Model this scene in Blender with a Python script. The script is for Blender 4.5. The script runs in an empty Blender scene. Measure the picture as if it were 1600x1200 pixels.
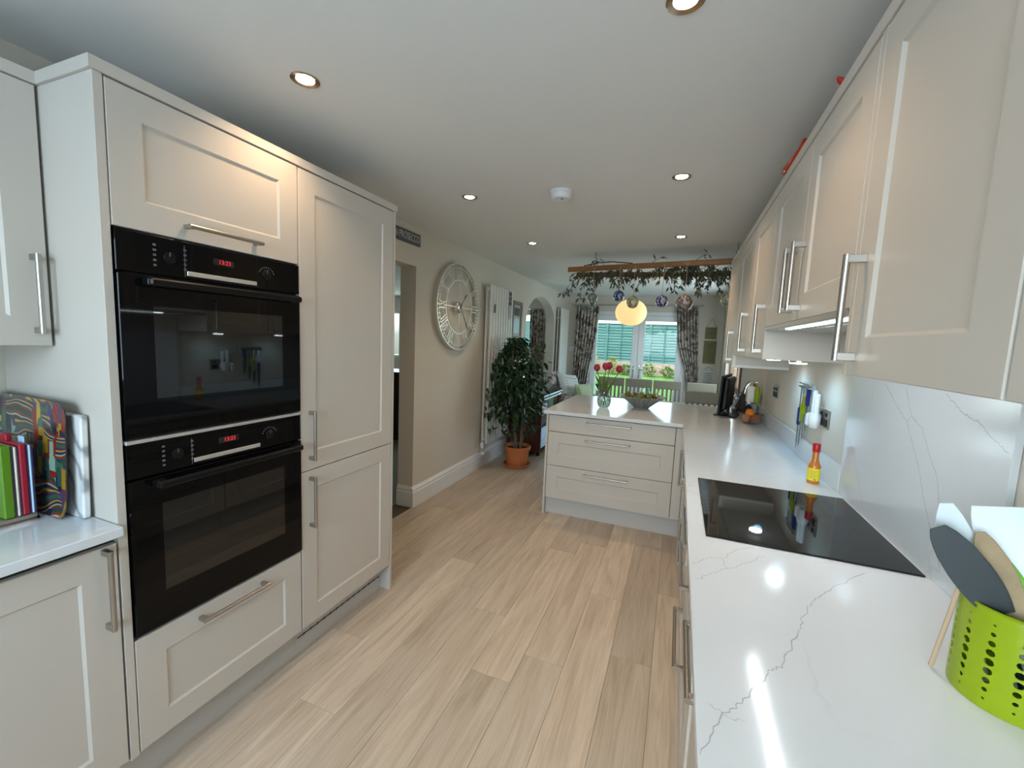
import bpy, bmesh, math, random
from mathutils import Vector, Matrix, Euler
random.seed(7)
SC = bpy.context.scene
COL = SC.collection
PI = math.pi
R = math.radians

# ------------------------------------------------------------------ camera
H = 1.46
def cam_basis(yaw, pitch, roll):
    cy, sy = math.cos(yaw), math.sin(yaw); cp, sp = math.cos(pitch), math.sin(pitch)
    cr, sr = math.cos(roll), math.sin(roll)
    f = Vector((sy*cp, cy*cp, sp)); r = Vector((cy, -sy, 0)); d = f.cross(r)
    return cr*r + sr*d, -sr*r + cr*d, f
cr_, cd_, cf_ = cam_basis(R(-21.308), R(-6.016), R(-2.412))
cam = bpy.data.cameras.new('camera'); camo = bpy.data.objects.new('camera', cam); COL.objects.link(camo)
cam.sensor_fit = 'HORIZONTAL'; cam.sensor_width = 36; cam.lens = 660.64/1600*36
cam.clip_start = .02; cam.clip_end = 200
mw = Matrix.Identity(4)
for i in range(3):
    mw[i][0] = cr_[i]; mw[i][1] = -cd_[i]; mw[i][2] = -cf_[i]
mw[2][3] = H
camo.matrix_world = mw
SC.camera = camo

# ------------------------------------------------------------------ world, sun, exposure
SC.view_settings.view_transform = 'Standard'; SC.view_settings.look = 'None'
SC.view_settings.gamma = 1; SC.view_settings.use_curve_mapping = False
SC.view_settings.exposure = 0.0
W = bpy.data.worlds.new('sky'); SC.world = W; W.use_nodes = True
wn = W.node_tree; wn.nodes.clear()
wo = wn.nodes.new('ShaderNodeOutputWorld'); wb = wn.nodes.new('ShaderNodeBackground'); ws = wn.nodes.new('ShaderNodeTexSky')
ws.sky_type = 'NISHITA'; ws.sun_disc = False; ws.sun_elevation = R(42); ws.sun_rotation = R(200); ws.air_density = 1.0; ws.dust_density = 2.5
wb.inputs['Strength'].default_value = .85
wn.links.new(ws.outputs[0], wb.inputs[0]); wn.links.new(wb.outputs[0], wo.inputs[0])
sun = bpy.data.lights.new('sun', 'SUN'); sun.energy = 5.5; sun.angle = R(1.5); sun.color = (1, .95, .86)
suno = bpy.data.objects.new('sun', sun); COL.objects.link(suno); suno.location = (3, 3, 12)
suno.rotation_euler = Vector((.62, .34, -.70)).to_track_quat('-Z', 'Y').to_euler()   # from behind the house, onto the garden fence
# daylight at the kitchen window in the wall behind the camera
win = bpy.data.lights.new('kitchen_window_daylight', 'AREA'); win.shape = 'RECTANGLE'; win.size = 1.5; win.size_y = 1.05
win.energy = 62; win.color = (.62, .77, 1.0)
wino = bpy.data.objects.new('kitchen_window_daylight', win); COL.objects.link(wino)
wino.location = (-.55, -1.63, 1.55); wino.rotation_euler = (R(90), 0, 0)

# daylight at the dining-area window in the right-hand wall
win2 = bpy.data.lights.new('dining_window_daylight', 'AREA'); win2.shape = 'RECTANGLE'; win2.size = 1.15; win2.size_y = 1.6
win2.energy = 29; win2.color = (.80, .90, 1.0)
win2o = bpy.data.objects.new('dining_window_daylight', win2); COL.objects.link(win2o)
win2o.location = (.66+.135, 6.15, 1.48); win2o.rotation_euler = (0, R(90), 0)

# daylight at the two windows of the lounge next door
for nm_, x_, z_, sx_, sz_, e_ in (('lounge_window_daylight', -3.215, 1.17, 1.0, 1.6, 26), ('lounge_side_window_daylight', -5.82, 1.46, 1.2, 1.0, 16)):
    l_ = bpy.data.lights.new(nm_, 'AREA'); l_.shape = 'RECTANGLE'; l_.size = sx_; l_.size_y = sz_; l_.energy = e_; l_.color = (.86, .95, 1.0)
    lo_ = bpy.data.objects.new(nm_, l_); COL.objects.link(lo_); lo_.location = (x_, 8.06, z_); lo_.rotation_euler = (R(-90), 0, 0)

# ------------------------------------------------------------------ helpers
def tag(o, label=None, cat=None, group=None, kind=None):
    if label: o['label'] = label
    if cat: o['category'] = cat
    if group: o['group'] = group
    if kind: o['kind'] = kind
    return o
def thing(name, loc, label, cat, group=None, rz=0, kind=None):
    o = bpy.data.objects.new(name, None); COL.objects.link(o)
    o.location = loc; o.rotation_euler = (0, 0, rz); o.empty_display_size = .05
    return tag(o, label, cat, group, kind)
def world_loc(o):
    v = Vector((0, 0, 0))
    while o: v += o.location; o = o.parent
    return v
class MB:
    def __init__(s): s.v = []; s.f = []; s.mi = []; s.m = 0
    def add(s, vs, fs):
        b = len(s.v); s.v += [Vector(v) for v in vs]
        for f in fs: s.f.append([b+i for i in f]); s.mi.append(s.m)
        return s
    def box(s, x0, x1, y0, y1, z0, z1, c=0, mtx=None):
        x0, x1 = min(x0, x1), max(x0, x1); y0, y1 = min(y0, y1), max(y0, y1); z0, z1 = min(z0, z1), max(z0, z1)
        if c <= 0:
            vs = [(x, y, z) for z in (z0, z1) for y in (y0, y1) for x in (x0, x1)]
            fs = [(0, 2, 3, 1), (4, 5, 7, 6), (0, 1, 5, 4), (2, 6, 7, 3), (0, 4, 6, 2), (1, 3, 7, 5)]
        else:
            c = min(c, (x1-x0)*.45, (y1-y0)*.45, (z1-z0)*.45)
            vs = []; ix = {}
            X, Y, Z = (x0, x1), (y0, y1), (z0, z1)
            for i in (0, 1):
                for j in (0, 1):
                    for k in (0, 1):
                        xi = X[i]+(c if i == 0 else -c); yi = Y[j]+(c if j == 0 else -c); zi = Z[k]+(c if k == 0 else -c)
                        ix[i, j, k, 0] = len(vs); vs.append((X[i], yi, zi))
                        ix[i, j, k, 1] = len(vs); vs.append((xi, Y[j], zi))
                        ix[i, j, k, 2] = len(vs); vs.append((xi, yi, Z[k]))
            fs = []; o4 = ((0, 0), (1, 0), (1, 1), (0, 1))
            for i in (0, 1):
                fs.append([ix[i, a, b, 0] for a, b in o4]); fs.append([ix[a, i, b, 1] for a, b in o4]); fs.append([ix[a, b, i, 2] for a, b in o4])
            for a in (0, 1):
                for b in (0, 1):
                    fs.append([ix[0, a, b, 1], ix[1, a, b, 1], ix[1, a, b, 2], ix[0, a, b, 2]])
                    fs.append([ix[a, 0, b, 0], ix[a, 1, b, 0], ix[a, 1, b, 2], ix[a, 0, b, 2]])
                    fs.append([ix[a, b, 0, 0], ix[a, b, 1, 0], ix[a, b, 1, 1], ix[a, b, 0, 1]])
            for i in (0, 1):
                for j in (0, 1):
                    for k in (0, 1): fs.append([ix[i, j, k, 0], ix[i, j, k, 1], ix[i, j, k, 2]])
        if mtx: vs = [mtx @ Vector(v) for v in vs]
        return s.add(vs, fs)
    def lathe(s, prof, n=24, c=(0, 0, 0), mtx=None, sx=1, sy=1, flute=None):
        vs = []; rings = []
        for r, z in prof:
            if r <= 1e-6: rings.append([len(vs)]); vs.append(Vector((0, 0, z)))
            else:
                rg = []
                for k in range(n):
                    a = 2*PI*k/n; q = r*(1+(flute[1]*math.cos(flute[0]*a) if flute else 0))
                    rg.append(len(vs)); vs.append(Vector((q*math.cos(a)*sx, q*math.sin(a)*sy, z)))
                rings.append(rg)
        fs = []
        for a, b in zip(rings, rings[1:]):
            if len(a) == 1 and len(b) == 1: continue
            for k in range(n):
                k2 = (k+1) % n
                if len(a) == 1: fs.append([a[0], b[k], b[k2]])
                elif len(b) == 1: fs.append([a[k], a[k2], b[0]])
                else: fs.append([a[k], a[k2], b[k2], b[k]])
        if mtx: vs = [mtx @ v for v in vs]
        vs = [v+Vector(c) for v in vs]
        return s.add(vs, fs)
    def tube(s, pts, r, n=8, cap=True):
        pts = [Vector(p) for p in pts]
        if len(pts) == 2: pts = [pts[0], (pts[0]+pts[1])/2, pts[1]]
        rr = r if isinstance(r, (list, tuple)) else [r]*len(pts)
        if len(rr) != len(pts): rr = [rr[0]+(rr[-1]-rr[0])*i/(len(pts)-1) for i in range(len(pts))]
        t0 = (pts[1]-pts[0]).normalized()
        u = t0.cross(Vector((0, 0, 1)))
        if u.length < 1e-3: u = t0.cross(Vector((1, 0, 0)))
        u.normalize(); vs = []; fs = []
        for i, p in enumerate(pts):
            t = (pts[min(i+1, len(pts)-1)]-pts[max(i-1, 0)]).normalized()
            u = (u-t*u.dot(t)).normalized(); w = t.cross(u)
            for k in range(n):
                a = 2*PI*k/n; vs.append(p+(u*math.cos(a)+w*math.sin(a))*rr[i])
        for i in range(len(pts)-1):
            for k in range(n): fs.append([i*n+k, i*n+(k+1) % n, (i+1)*n+(k+1) % n, (i+1)*n+k])
        if cap: fs.append(list(range(n))[::-1]); fs.append([(len(pts)-1)*n+k for k in range(n)])
        return s.add(vs, fs)
    def prism(s, poly, d, o=(0, 0, 0), u=(1, 0, 0), v=(0, 1, 0)):
        o, u, v, d = Vector(o), Vector(u), Vector(v), Vector(d); n = len(poly)
        vs = [o+u*a+v*b for a, b in poly]; vs += [p+d for p in vs]
        fs = [list(range(n))[::-1], [n+k for k in range(n)]]+[[k, (k+1) % n, n+(k+1) % n, n+k] for k in range(n)]
        return s.add(vs, fs)
    def obj(s, name, mat, parent=None, loc=None, label=None, cat=None, group=None, kind=None, smooth=False, local=False, recalc=True):
        """verts are world coordinates unless local; parents are unrotated when not local"""
        me = bpy.data.meshes.new(name)
        off = Vector((0, 0, 0))
        if not local:
            if parent: off = world_loc(parent)
            if loc is not None: off = Vector(loc)
        me.from_pydata([v-off for v in s.v], [], s.f)
        mats = mat if isinstance(mat, (list, tuple)) else [mat]
        for m in mats: me.materials.append(m)
        if len(mats) > 1: me.polygons.foreach_set('material_index', s.mi)
        if recalc:
            b = bmesh.new(); b.from_mesh(me); bmesh.ops.recalc_face_normals(b, faces=b.faces); b.to_mesh(me); b.free()
        if smooth:
            me.polygons.foreach_set('use_smooth', [True]*len(me.polygons)); me.set_sharp_from_angle(angle=R(38))
        me.update()
        o = bpy.data.objects.new(name, me); COL.objects.link(o)
        if parent: o.parent = parent
        elif loc is not None: o.location = loc
        return tag(o, label, cat, group, kind)
def copy_tree(o, parent=None):
    c = o.copy(); COL.objects.link(c); c.parent = parent
    for ch in o.children: copy_tree(ch, c)
    return c
def text_mesh(txt, size, ext=.0006):
    cu = bpy.data.curves.new('lettering', 'FONT'); cu.body = txt; cu.size = size; cu.extrude = ext; cu.align_x = 'CENTER'; cu.align_y = 'CENTER'
    o = bpy.data.objects.new('lettering', cu); COL.objects.link(o)
    bpy.context.view_layer.update()
    me = bpy.data.meshes.new_from_object(o.evaluated_get(bpy.context.evaluated_depsgraph_get()))
    bpy.data.objects.remove(o); bpy.data.curves.remove(cu)
    return me
def text_obj(name, txt, size, mat, parent, centre, right, up, ext=.0006, sx=1.0, label=None, fit=None):
    """flat lettering at a world point; parent unrotated"""
    me = text_mesh(txt, size, ext); r, u = Vector(right), Vector(up); n = r.cross(u); c = Vector(centre)-world_loc(parent)
    if fit: xs = [v.co.x for v in me.vertices]; sx = fit/(max(xs)-min(xs))
    for v in me.vertices:
        p = v.co.copy(); v.co = c+r*p.x*sx+u*p.y+n*p.z
    me.materials.clear(); me.materials.append(mat); me.update()
    o = bpy.data.objects.new(name, me); COL.objects.link(o); o.parent = parent
    if label: o['label'] = label
    return o

# ------------------------------------------------------------------ materials
MATS = {}
def nodes_of(name):
    m = bpy.data.materials.new(name); m.use_nodes = True; nt = m.node_tree
    b = nt.nodes['Principled BSDF']; MATS[name] = m
    return m, nt, b
def simple(name, col, rough=.5, metal=0, spec=.5, bump=0, bscale=200, vary=0, vscale=6, emit=None, estr=0, trans=0, ior=1.45, coat=0, sheen=0):
    m, nt, b = nodes_of(name); N = nt.nodes; L = nt.links
    b.inputs['Base Color'].default_value = (*col, 1); b.inputs['Roughness'].default_value = rough
    b.inputs['Metallic'].default_value = metal; b.inputs['Specular IOR Level'].default_value = spec
    b.inputs['IOR'].default_value = ior; b.inputs['Transmission Weight'].default_value = trans
    b.inputs['Coat Weight'].default_value = coat; b.inputs['Coat Roughness'].default_value = .05; b.inputs['Sheen Weight'].default_value = sheen
    if emit: b.inputs['Emission Color'].default_value = (*emit, 1); b.inputs['Emission Strength'].default_value = estr
    if bump or vary:
        tc = N.new('ShaderNodeNewGeometry')
    if vary:
        n = N.new('ShaderNodeTexNoise'); n.inputs['Scale'].default_value = vscale; n.inputs['Detail'].default_value = 4
        L.new(tc.outputs['Position'], n.inputs['Vector'])
        mx = N.new('ShaderNodeMixRGB'); mx.inputs[1].default_value = (*[c*(1-vary) for c in col], 1); mx.inputs[2].default_value = (*[min(1, c*(1+vary)) for c in col], 1)
        L.new(n.outputs['Fac'], mx.inputs[0]); L.new(mx.outputs[0], b.inputs['Base Color'])
    if bump:
        n2 = N.new('ShaderNodeTexNoise'); n2.inputs['Scale'].default_value = bscale; n2.inputs['Detail'].default_value = 3
        L.new(tc.outputs['Position'], n2.inputs['Vector'])
        bp = N.new('ShaderNodeBump'); bp.inputs['Strength'].default_value = bump; bp.inputs['Distance'].default_value = .002
        L.new(n2.outputs['Fac'], bp.inputs['Height']); L.new(bp.outputs[0], b.inputs['Normal'])
    return m
CAB = simple('cabinet_paint', (.575, .53, .468), .42, bump=.06, bscale=900, vary=.015, vscale=3)
PLINTH = simple('plinth_paint', (.53, .51, .47), .5)
WALLP = simple('wall_paint', (.665, .615, .53), .85, bump=.12, bscale=300, vary=.015)
WHITEWALL = simple('white_wall_paint', (.74, .74, .72), .85, bump=.1, bscale=300)
CEIL = simple('ceiling_paint', (.80, .80, .775), .9, bump=.1, bscale=250, vary=.01)
SKIRT = simple('skirting_gloss', (.80, .79, .76), .35)
STEEL = simple('brushed_steel', (.46, .435, .405), .3, 1)
CHROME = simple('chrome', (.82, .82, .82), .12, 1)
DARKSTEEL = simple('dark_steel', (.12, .12, .12), .35, .8)
LIGHTSTEEL = simple('light_steel', (.70, .68, .64), .38, .7)
OVENGLASS = simple('black_oven_glass', (.003, .003, .0032), .04, spec=.22)
OVENWIN = simple('oven_window_glass', (.006, .0065, .0065), .025, spec=.85)
HOBGLASS = simple('hob_glass', (.005, .005, .006), .03, spec=.6)
BLACKPL = simple('black_plastic', (.006, .006, .0065), .4, spec=.25)
OVENBAR = simple('black_enamel_bar', (.006, .006, .0065), .3, spec=.25)
MARK = simple('grey_print', (.13, .13, .13), .5)
REDLED = simple('red_led', (.1, 0, 0), .4, emit=(1, .04, .06), estr=.9)
WHITEPL = simple('white_plastic', (.80, .80, .79), .35)
GAPDARK = simple('shadow_gap_dark', (.03, .028, .025), .9)
WHITEGLOSS = simple('white_upvc', (.82, .83, .84), .25)
RADW = simple('radiator_enamel', (.76, .74, .68), .3)
TERRA = simple('terracotta', (.50, .15, .045), .55, bump=.15, bscale=120, vary=.08, vscale=9)
SOIL = simple('soil', (.03, .02, .012), 1, bump=1, bscale=90)
LEAFG = simple('ficus_leaf', (.018, .052, .016), .32, vary=.5, vscale=5)
STEMB = simple('ficus_bark', (.20, .15, .09), .8)
GARL = simple('dried_olive_leaf', (.085, .092, .048), .6, vary=.5, vscale=14)
TWIG = simple('twig', (.06, .045, .025), .8)
TULIP = simple('tulip_petal', (.40, .03, .055), .45, vary=.2, vscale=30)
GREENST = simple('tulip_green', (.10, .20, .035), .45, vary=.25, vscale=20)
FRUITG = simple('green_fruit', (.14, .16, .02), .35, vary=.4, vscale=25)
ORANGE = simple('orange_peel', (.85, .22, .015), .45, bump=.3, bscale=400)
LIME = simple('lime_enamel', (.27, .37, .002), .28)
GREENP = simple('green_silicone', (.24, .58, .05), .4)
WHITEN = simple('white_nylon', (.72, .80, .84), .3)
GREYN = simple('dark_grey_nylon', (.022, .03, .034), .42)
WOODSP = simple('worn_spoon_wood', (.36, .26, .14), .6, vary=.35, vscale=35)
SKEW = simple('skewer_wood', (.50, .36, .24), .6)
REDGL = simple('red_ceramic', (.52, .035, .008), .12)
REDCAP = simple('red_cap', (.46, .012, .02), .35)
YLAB = simple('yellow_label', (.80, .66, .03), .5)
SAUCE = simple('hot_sauce', (.55, .17, .015), .2, coat=.6)
SIGNGREY = simple('sign_grey', (.10, .10, .10), .6)
SIGNLT = simple('sign_lettering', (.55, .55, .53), .6)
CLOCKM = simple('clock_metal', (.74, .72, .66), .28, .92)
CLOCKD = simple('clock_dark', (.05, .045, .04), .5, .4)
FRAMES = simple('silver_frame', (.27, .25, .22), .35, .5)
BLUEP = simple('blue_handle', (.02, .03, .22), .35)
ACRYL = simple('pale_blue_plastic', (.50, .66, .72), .25)
BRASS = simple('satin_nickel_ring', (.46, .36, .25), .25, 1)
LAMPE = simple('lamp_glow', (1, 1, 1), .5, emit=(1, .93, .80), estr=40)
LEDE = simple('led_cool', (1, 1, 1), .5, emit=(.86, .95, 1), estr=22)
SHADE = simple('opal_shade', (.9, .62, .36), .5, emit=(1, .58, .24), estr=1.05)
PINE = simple('varnished_pine', (.25, .105, .028), .45, vary=.35, vscale=16)
CREAM = simple('cream_painted_wood', (.30, .265, .19), .5, vary=.08, vscale=20)
MAHOG = simple('mahogany', (.075, .014, .008), .3, vary=.4, vscale=14)
DKBROWN = simple('dark_brown_wood', (.035, .014, .008), .5, vary=.3)
BROWNW = simple('brown_wood', (.17, .10, .06), .55, vary=.25, vscale=14)
BLKGLASS = simple('black_gloss_lid', (.01, .011, .013), .08)
OLIVE = simple('olive_plaque', (.20, .19, .09), .7, vary=.15)
CUSHW = simple('cushion_linen', (.60, .60, .55), .9, bump=.3, bscale=700)
CUSHG = simple('cushion_green', (.46, .52, .30), .9, bump=.3, bscale=700)
LINK = simple('ink', (.10, .10, .10), .8)
BRICK2 = simple('brick_base', (.42, .22, .16), .9)
RADB = simple('brown_sticker', (.10, .09, .10), .6)
PAPER = simple('photo_paper', (.42, .42, .40), .6)
GREENB = simple('board_green', (.10, .24, .006), .4)
CREAMB = simple('board_cream', (.66, .60, .48), .4)
REDB = simple('board_red', (.36, .008, .025), .4)
BLUEB = simple('board_blue', (.40, .60, .78), .4)
PURPLEB = simple('board_edge', (.06, .03, .10), .4)
CARPET = simple('lounge_carpet', (.30, .26, .21), 1, bump=.6, bscale=500)
TEAL = simple('teal_bottle', (.25, .52, .55), .3)
PALEY = simple('pale_yellow_bottle', (.66, .66, .36), .3)
CERAM = simple('glazed_white', (.7, .7, .68), .2)

def glassy(name, tint=(1, 1, 1), refl=.08, rough=.02):
    m = bpy.data.materials.new(name); m.use_nodes = True; nt = m.node_tree; nt.nodes.clear(); MATS[name] = m
    o = nt.nodes.new('ShaderNodeOutputMaterial'); t = nt.nodes.new('ShaderNodeBsdfTransparent'); g = nt.nodes.new('ShaderNodeBsdfGlossy'); x = nt.nodes.new('ShaderNodeMixShader')
    lw = nt.nodes.new('ShaderNodeLayerWeight'); lw.inputs['Blend'].default_value = .25
    mp = nt.nodes.new('ShaderNodeMapRange'); mp.inputs[3].default_value = refl*.5; mp.inputs[4].default_value = min(1, refl*6)
    t.inputs[0].default_value = (*tint, 1); g.inputs['Roughness'].default_value = rough
    L = nt.links; L.new(lw.outputs['Facing'], mp.inputs[0]); L.new(mp.outputs[0], x.inputs[0]); L.new(t.outputs[0], x.inputs[1]); L.new(g.outputs[0], x.inputs[2]); L.new(x.outputs[0], o.inputs[0])
    return m
PANE = glassy('window_glass', (.93, .98, .97), .025)
CLEAR = glassy('clear_glass', (.80, .83, .80), .16)
WATER = glassy('water', (.80, .86, .78), .06)
BALLG = glassy('swirled_green_glass', (.55, .62, .45), .14)
BALLP = glassy('smoky_pink_glass', (.45, .40, .42), .14)
BOWLG = glassy('frosted_bowl_glass', (.80, .78, .74), .12, .15)
FLUTE = simple('fluted_silver_glass', (.36, .37, .34), .16, .55)

def ramp(nt, fac, stops, interp='LINEAR'):
    r = nt.nodes.new('ShaderNodeValToRGB'); r.color_ramp.interpolation = interp
    e = r.color_ramp.elements
    while len(e) < len(stops): e.new(.5)
    for k, (p, c) in enumerate(stops): e[k].position = p; e[k].color = (*c, 1)
    nt.links.new(fac, r.inputs[0]); return r
def noise(nt, vec, scale, detail=4, rough=.5, dist=0):
    n = nt.nodes.new('ShaderNodeTexNoise'); n.inputs['Scale'].default_value = scale; n.inputs['Detail'].default_value = detail
    n.inputs['Roughness'].default_value = rough; n.inputs['Distortion'].default_value = dist
    if vec: nt.links.new(vec, n.inputs['Vector'])
    return n
def mapping(nt, vec, scale=(1, 1, 1), loc=(0, 0, 0), rot=(0, 0, 0)):
    m = nt.nodes.new('ShaderNodeMapping'); m.inputs['Scale'].default_value = scale; m.inputs['Location'].default_value = loc; m.inputs['Rotation'].default_value = rot
    nt.links.new(vec, m.inputs['Vector']); return m

# oak-look floor plank: tone by object, grain along its length (local Y)
def make_plank_mat():
    m, nt, b = nodes_of('oak_plank'); L = nt.links; N = nt.nodes
    tc = N.new('ShaderNodeTexCoord'); oi = N.new('ShaderNodeObjectInfo')
    off = N.new('ShaderNodeVectorMath'); off.operation = 'SCALE'; L.new(oi.outputs['Random'], off.inputs['Scale']); off.inputs[0].default_value = (17, 31, 5)
    ad = N.new('ShaderNodeVectorMath'); L.new(tc.outputs['Object'], ad.inputs[0]); L.new(off.outputs[0], ad.inputs[1])
    mp = mapping(nt, ad.outputs[0], (13, 1.1, 1)); n1 = noise(nt, mp.outputs[0], 1.6, 5, .55, 1.2)
    mp2 = mapping(nt, ad.outputs[0], (95, 3.0, 1)); n2 = noise(nt, mp2.outputs[0], 1.5, 4, .65, .4)
    mp3 = mapping(nt, ad.outputs[0], (3, .8, 1)); n3 = noise(nt, mp3.outputs[0], 1.5, 2)
    c1 = ramp(nt, n1.outputs['Fac'], [(.28, (.50, .39, .275)), (.50, (.62, .505, .375)), (.74, (.70, .595, .465))])
    mx = N.new('ShaderNodeMixRGB'); mx.blend_type = 'MULTIPLY'; mx.inputs[0].default_value = .4
    c2 = ramp(nt, n2.outputs['Fac'], [(.33, (.66, .60, .54)), (.55, (1, 1, 1))])
    L.new(c1.outputs[0], mx.inputs[1]); L.new(c2.outputs[0], mx.inputs[2])
    hs = N.new('ShaderNodeHueSaturation'); hs.inputs['Saturation'].default_value = .92
    mr = N.new('ShaderNodeMapRange'); mr.inputs[3].default_value = .84; mr.inputs[4].default_value = 1.12
    L.new(oi.outputs['Random'], mr.inputs[0]); L.new(mr.outputs[0], hs.inputs['Value']); L.new(mx.outputs[0], hs.inputs['Color'])
    mx2 = N.new('ShaderNodeMixRGB'); mx2.blend_type = 'MULTIPLY'; mx2.inputs[0].default_value = .4
    c3 = ramp(nt, n3.outputs['Fac'], [(.3, (.75, .72, .68)), (.65, (1, 1, 1))])
    L.new(hs.outputs[0], mx2.inputs[1]); L.new(c3.outputs[0], mx2.inputs[2])
    L.new(mx2.outputs[0], b.inputs['Base Color']); b.inputs['Roughness'].default_value = .42
    bp = N.new('ShaderNodeBump'); bp.inputs['Strength'].default_value = .12; bp.inputs['Distance'].default_value = .002
    L.new(n2.outputs['Fac'], bp.inputs['Height']); L.new(bp.outputs[0], b.inputs['Normal'])
    return m
PLANK = make_plank_mat()
def make_quartz():
    m, nt, b = nodes_of('white_quartz'); L = nt.links; N = nt.nodes
    g = N.new('ShaderNodeNewGeometry')
    n0 = noise(nt, g.outputs['Position'], 1.7, 4, .6)
    sc = N.new('ShaderNodeVectorMath'); sc.operation = 'SCALE'; sc.inputs['Scale'].default_value = .55; L.new(n0.outputs['Color'], sc.inputs[0])
    ad = N.new('ShaderNodeVectorMath'); L.new(g.outputs['Position'], ad.inputs[0]); L.new(sc.outputs[0], ad.inputs[1])
    v = N.new('ShaderNodeTexVoronoi'); v.feature = 'DISTANCE_TO_EDGE'; v.inputs['Scale'].default_value = 2.3; L.new(ad.outputs[0], v.inputs['Vector'])
    vr = ramp(nt, v.outputs['Distance'], [(0, (.35, .35, .35)), (.012, (0, 0, 0))])
    n1 = noise(nt, g.outputs['Position'], 2.4, 2); nr = ramp(nt, n1.outputs['Fac'], [(.52, (0, 0, 0)), (.66, (1, 1, 1))])
    mu = N.new('ShaderNodeMath'); mu.operation = 'MULTIPLY'; L.new(vr.outputs[0], mu.inputs[0]); L.new(nr.outputs[0], mu.inputs[1])
    n2 = noise(nt, g.outputs['Position'], 3, 3); base = ramp(nt, n2.outputs['Fac'], [(.3, (.665, .70, .725)), (.7, (.71, .74, .76))])
    mx = N.new('ShaderNodeMixRGB'); mx.inputs[2].default_value = (.48, .47, .46, 1); L.new(mu.outputs[0], mx.inputs[0]); L.new(base.outputs[0], mx.inputs[1])
    L.new(mx.outputs[0], b.inputs['Base Color']); b.inputs['Roughness'].default_value = .12
    return m
QUARTZ = make_quartz()
VEIN = simple('quartz_vein', (.47, .46, .45), .12, vary=.15, vscale=40)
def make_marble():
    m, nt, b = nodes_of('grey_white_marble'); L = nt.links; N = nt.nodes
    g = N.new('ShaderNodeNewGeometry'); w = N.new('ShaderNodeTexWave'); w.inputs['Scale'].default_value = 6; w.inputs['Distortion'].default_value = 9; w.inputs['Detail'].default_value = 4
    mp = mapping(nt, g.outputs['Position'], (1, 1, 1), rot=(.5, .7, 0)); L.new(mp.outputs[0], w.inputs['Vector'])
    c = ramp(nt, w.outputs['Fac'], [(.0, (.30, .31, .31)), (.25, (.62, .63, .62)), (.7, (.76, .76, .75))]); L.new(c.outputs[0], b.inputs['Base Color']); b.inputs['Roughness'].default_value = .3
    return m
MARBLE = make_marble()
def make_tray_pat():
    m, nt, b = nodes_of('kente_print'); L = nt.links; N = nt.nodes
    tc = N.new('ShaderNodeNewGeometry'); mp = mapping(nt, tc.outputs['Position'], (1, .001, 1))
    wv = N.new('ShaderNodeTexWave'); wv.wave_type = 'BANDS'; wv.bands_direction = 'Z'; wv.wave_profile = 'TRI'; wv.inputs['Scale'].default_value = 3.2; wv.inputs['Distortion'].default_value = 5; wv.inputs['Detail'].default_value = 1; wv.inputs['Detail Scale'].default_value = 2
    L.new(mp.outputs[0], wv.inputs['Vector'])
    vo = N.new('ShaderNodeTexVoronoi'); vo.distance = 'CHEBYCHEV'; vo.inputs['Scale'].default_value = 22; mp2 = mapping(nt, tc.outputs['Position'], (1.9, .001, .7)); L.new(mp2.outputs[0], vo.inputs['Vector'])
    sx = N.new('ShaderNodeSeparateColor'); L.new(vo.outputs['Color'], sx.inputs[0])
    pal = [(0, (.02, .02, .05)), (.13, (.40, .26, .02)), (.25, (.03, .10, .09)), (.38, (.26, .03, .02)), (.50, (.05, .05, .20)), (.60, (.30, .52, .42)), (.70, (.10, .05, .14)), (.80, (.60, .42, .03)), (.90, (.06, .16, .12))]
    a = ramp(nt, sx.outputs[0], pal, 'CONSTANT'); c = ramp(nt, wv.outputs['Fac'], [(0, (.03, .08, .07)), (.18, (.24, .05, .03)), (.36, (.35, .52, .42)), (.45, (.04, .04, .10)), (.62, (.50, .36, .03)), (.72, (.08, .05, .12)), (.88, (.05, .14, .10))], 'CONSTANT')
    nn = noise(nt, mp.outputs[0], 9, 1); st = ramp(nt, nn.outputs['Fac'], [(.0, (0, 0, 0)), (.50, (1, 1, 1))], 'CONSTANT')
    mx = N.new('ShaderNodeMixRGB'); L.new(st.outputs[0], mx.inputs[0]); L.new(a.outputs[0], mx.inputs[1]); L.new(c.outputs[0], mx.inputs[2])
    dk = N.new('ShaderNodeMixRGB'); dk.blend_type = 'MULTIPLY'; dk.inputs[0].default_value = 1; dk.inputs[2].default_value = (.78, .70, .66, 1); L.new(mx.outputs[0], dk.inputs[1])
    L.new(dk.outputs[0], b.inputs['Base Color']); b.inputs['Roughness'].default_value = .18
    return m
TRAYP = make_tray_pat()
def make_floral(name, scale=11, dark=1.0):
    m, nt, b = nodes_of(name); L = nt.links; N = nt.nodes
    g = N.new('ShaderNodeNewGeometry'); n0 = noise(nt, g.outputs['Position'], scale, 3, .6, 1.5)
    n1 = noise(nt, g.outputs['Position'], scale*1.7, 2, .5, .5)
    c = ramp(nt, n0.outputs['Fac'], [(.36, (.07*dark, .05*dark, .045*dark)), (.45, (.22*dark, .14*dark, .12*dark)), (.52, (.42*dark, .38*dark, .33*dark)), (.62, (.50*dark, .46*dark, .40*dark))])
    c2 = ramp(nt, n1.outputs['Fac'], [(.56, (0, 0, 0)), (.62, (1, 1, 1))])
    mx = N.new('ShaderNodeMixRGB'); mx.inputs[2].default_value = (.06*dark, .06*dark, .04*dark, 1); L.new(c2.outputs[0], mx.inputs[0]); L.new(c.outputs[0], mx.inputs[1])
    L.new(mx.outputs[0], b.inputs['Base Color']); b.inputs['Roughness'].default_value = .9; b.inputs['Sheen Weight'].default_value = .2
    return m
FLORAL = make_floral('floral_curtain', 8, 1.25); FLORAL2 = make_floral('floral_upholstery', 9, 1.25)
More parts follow.
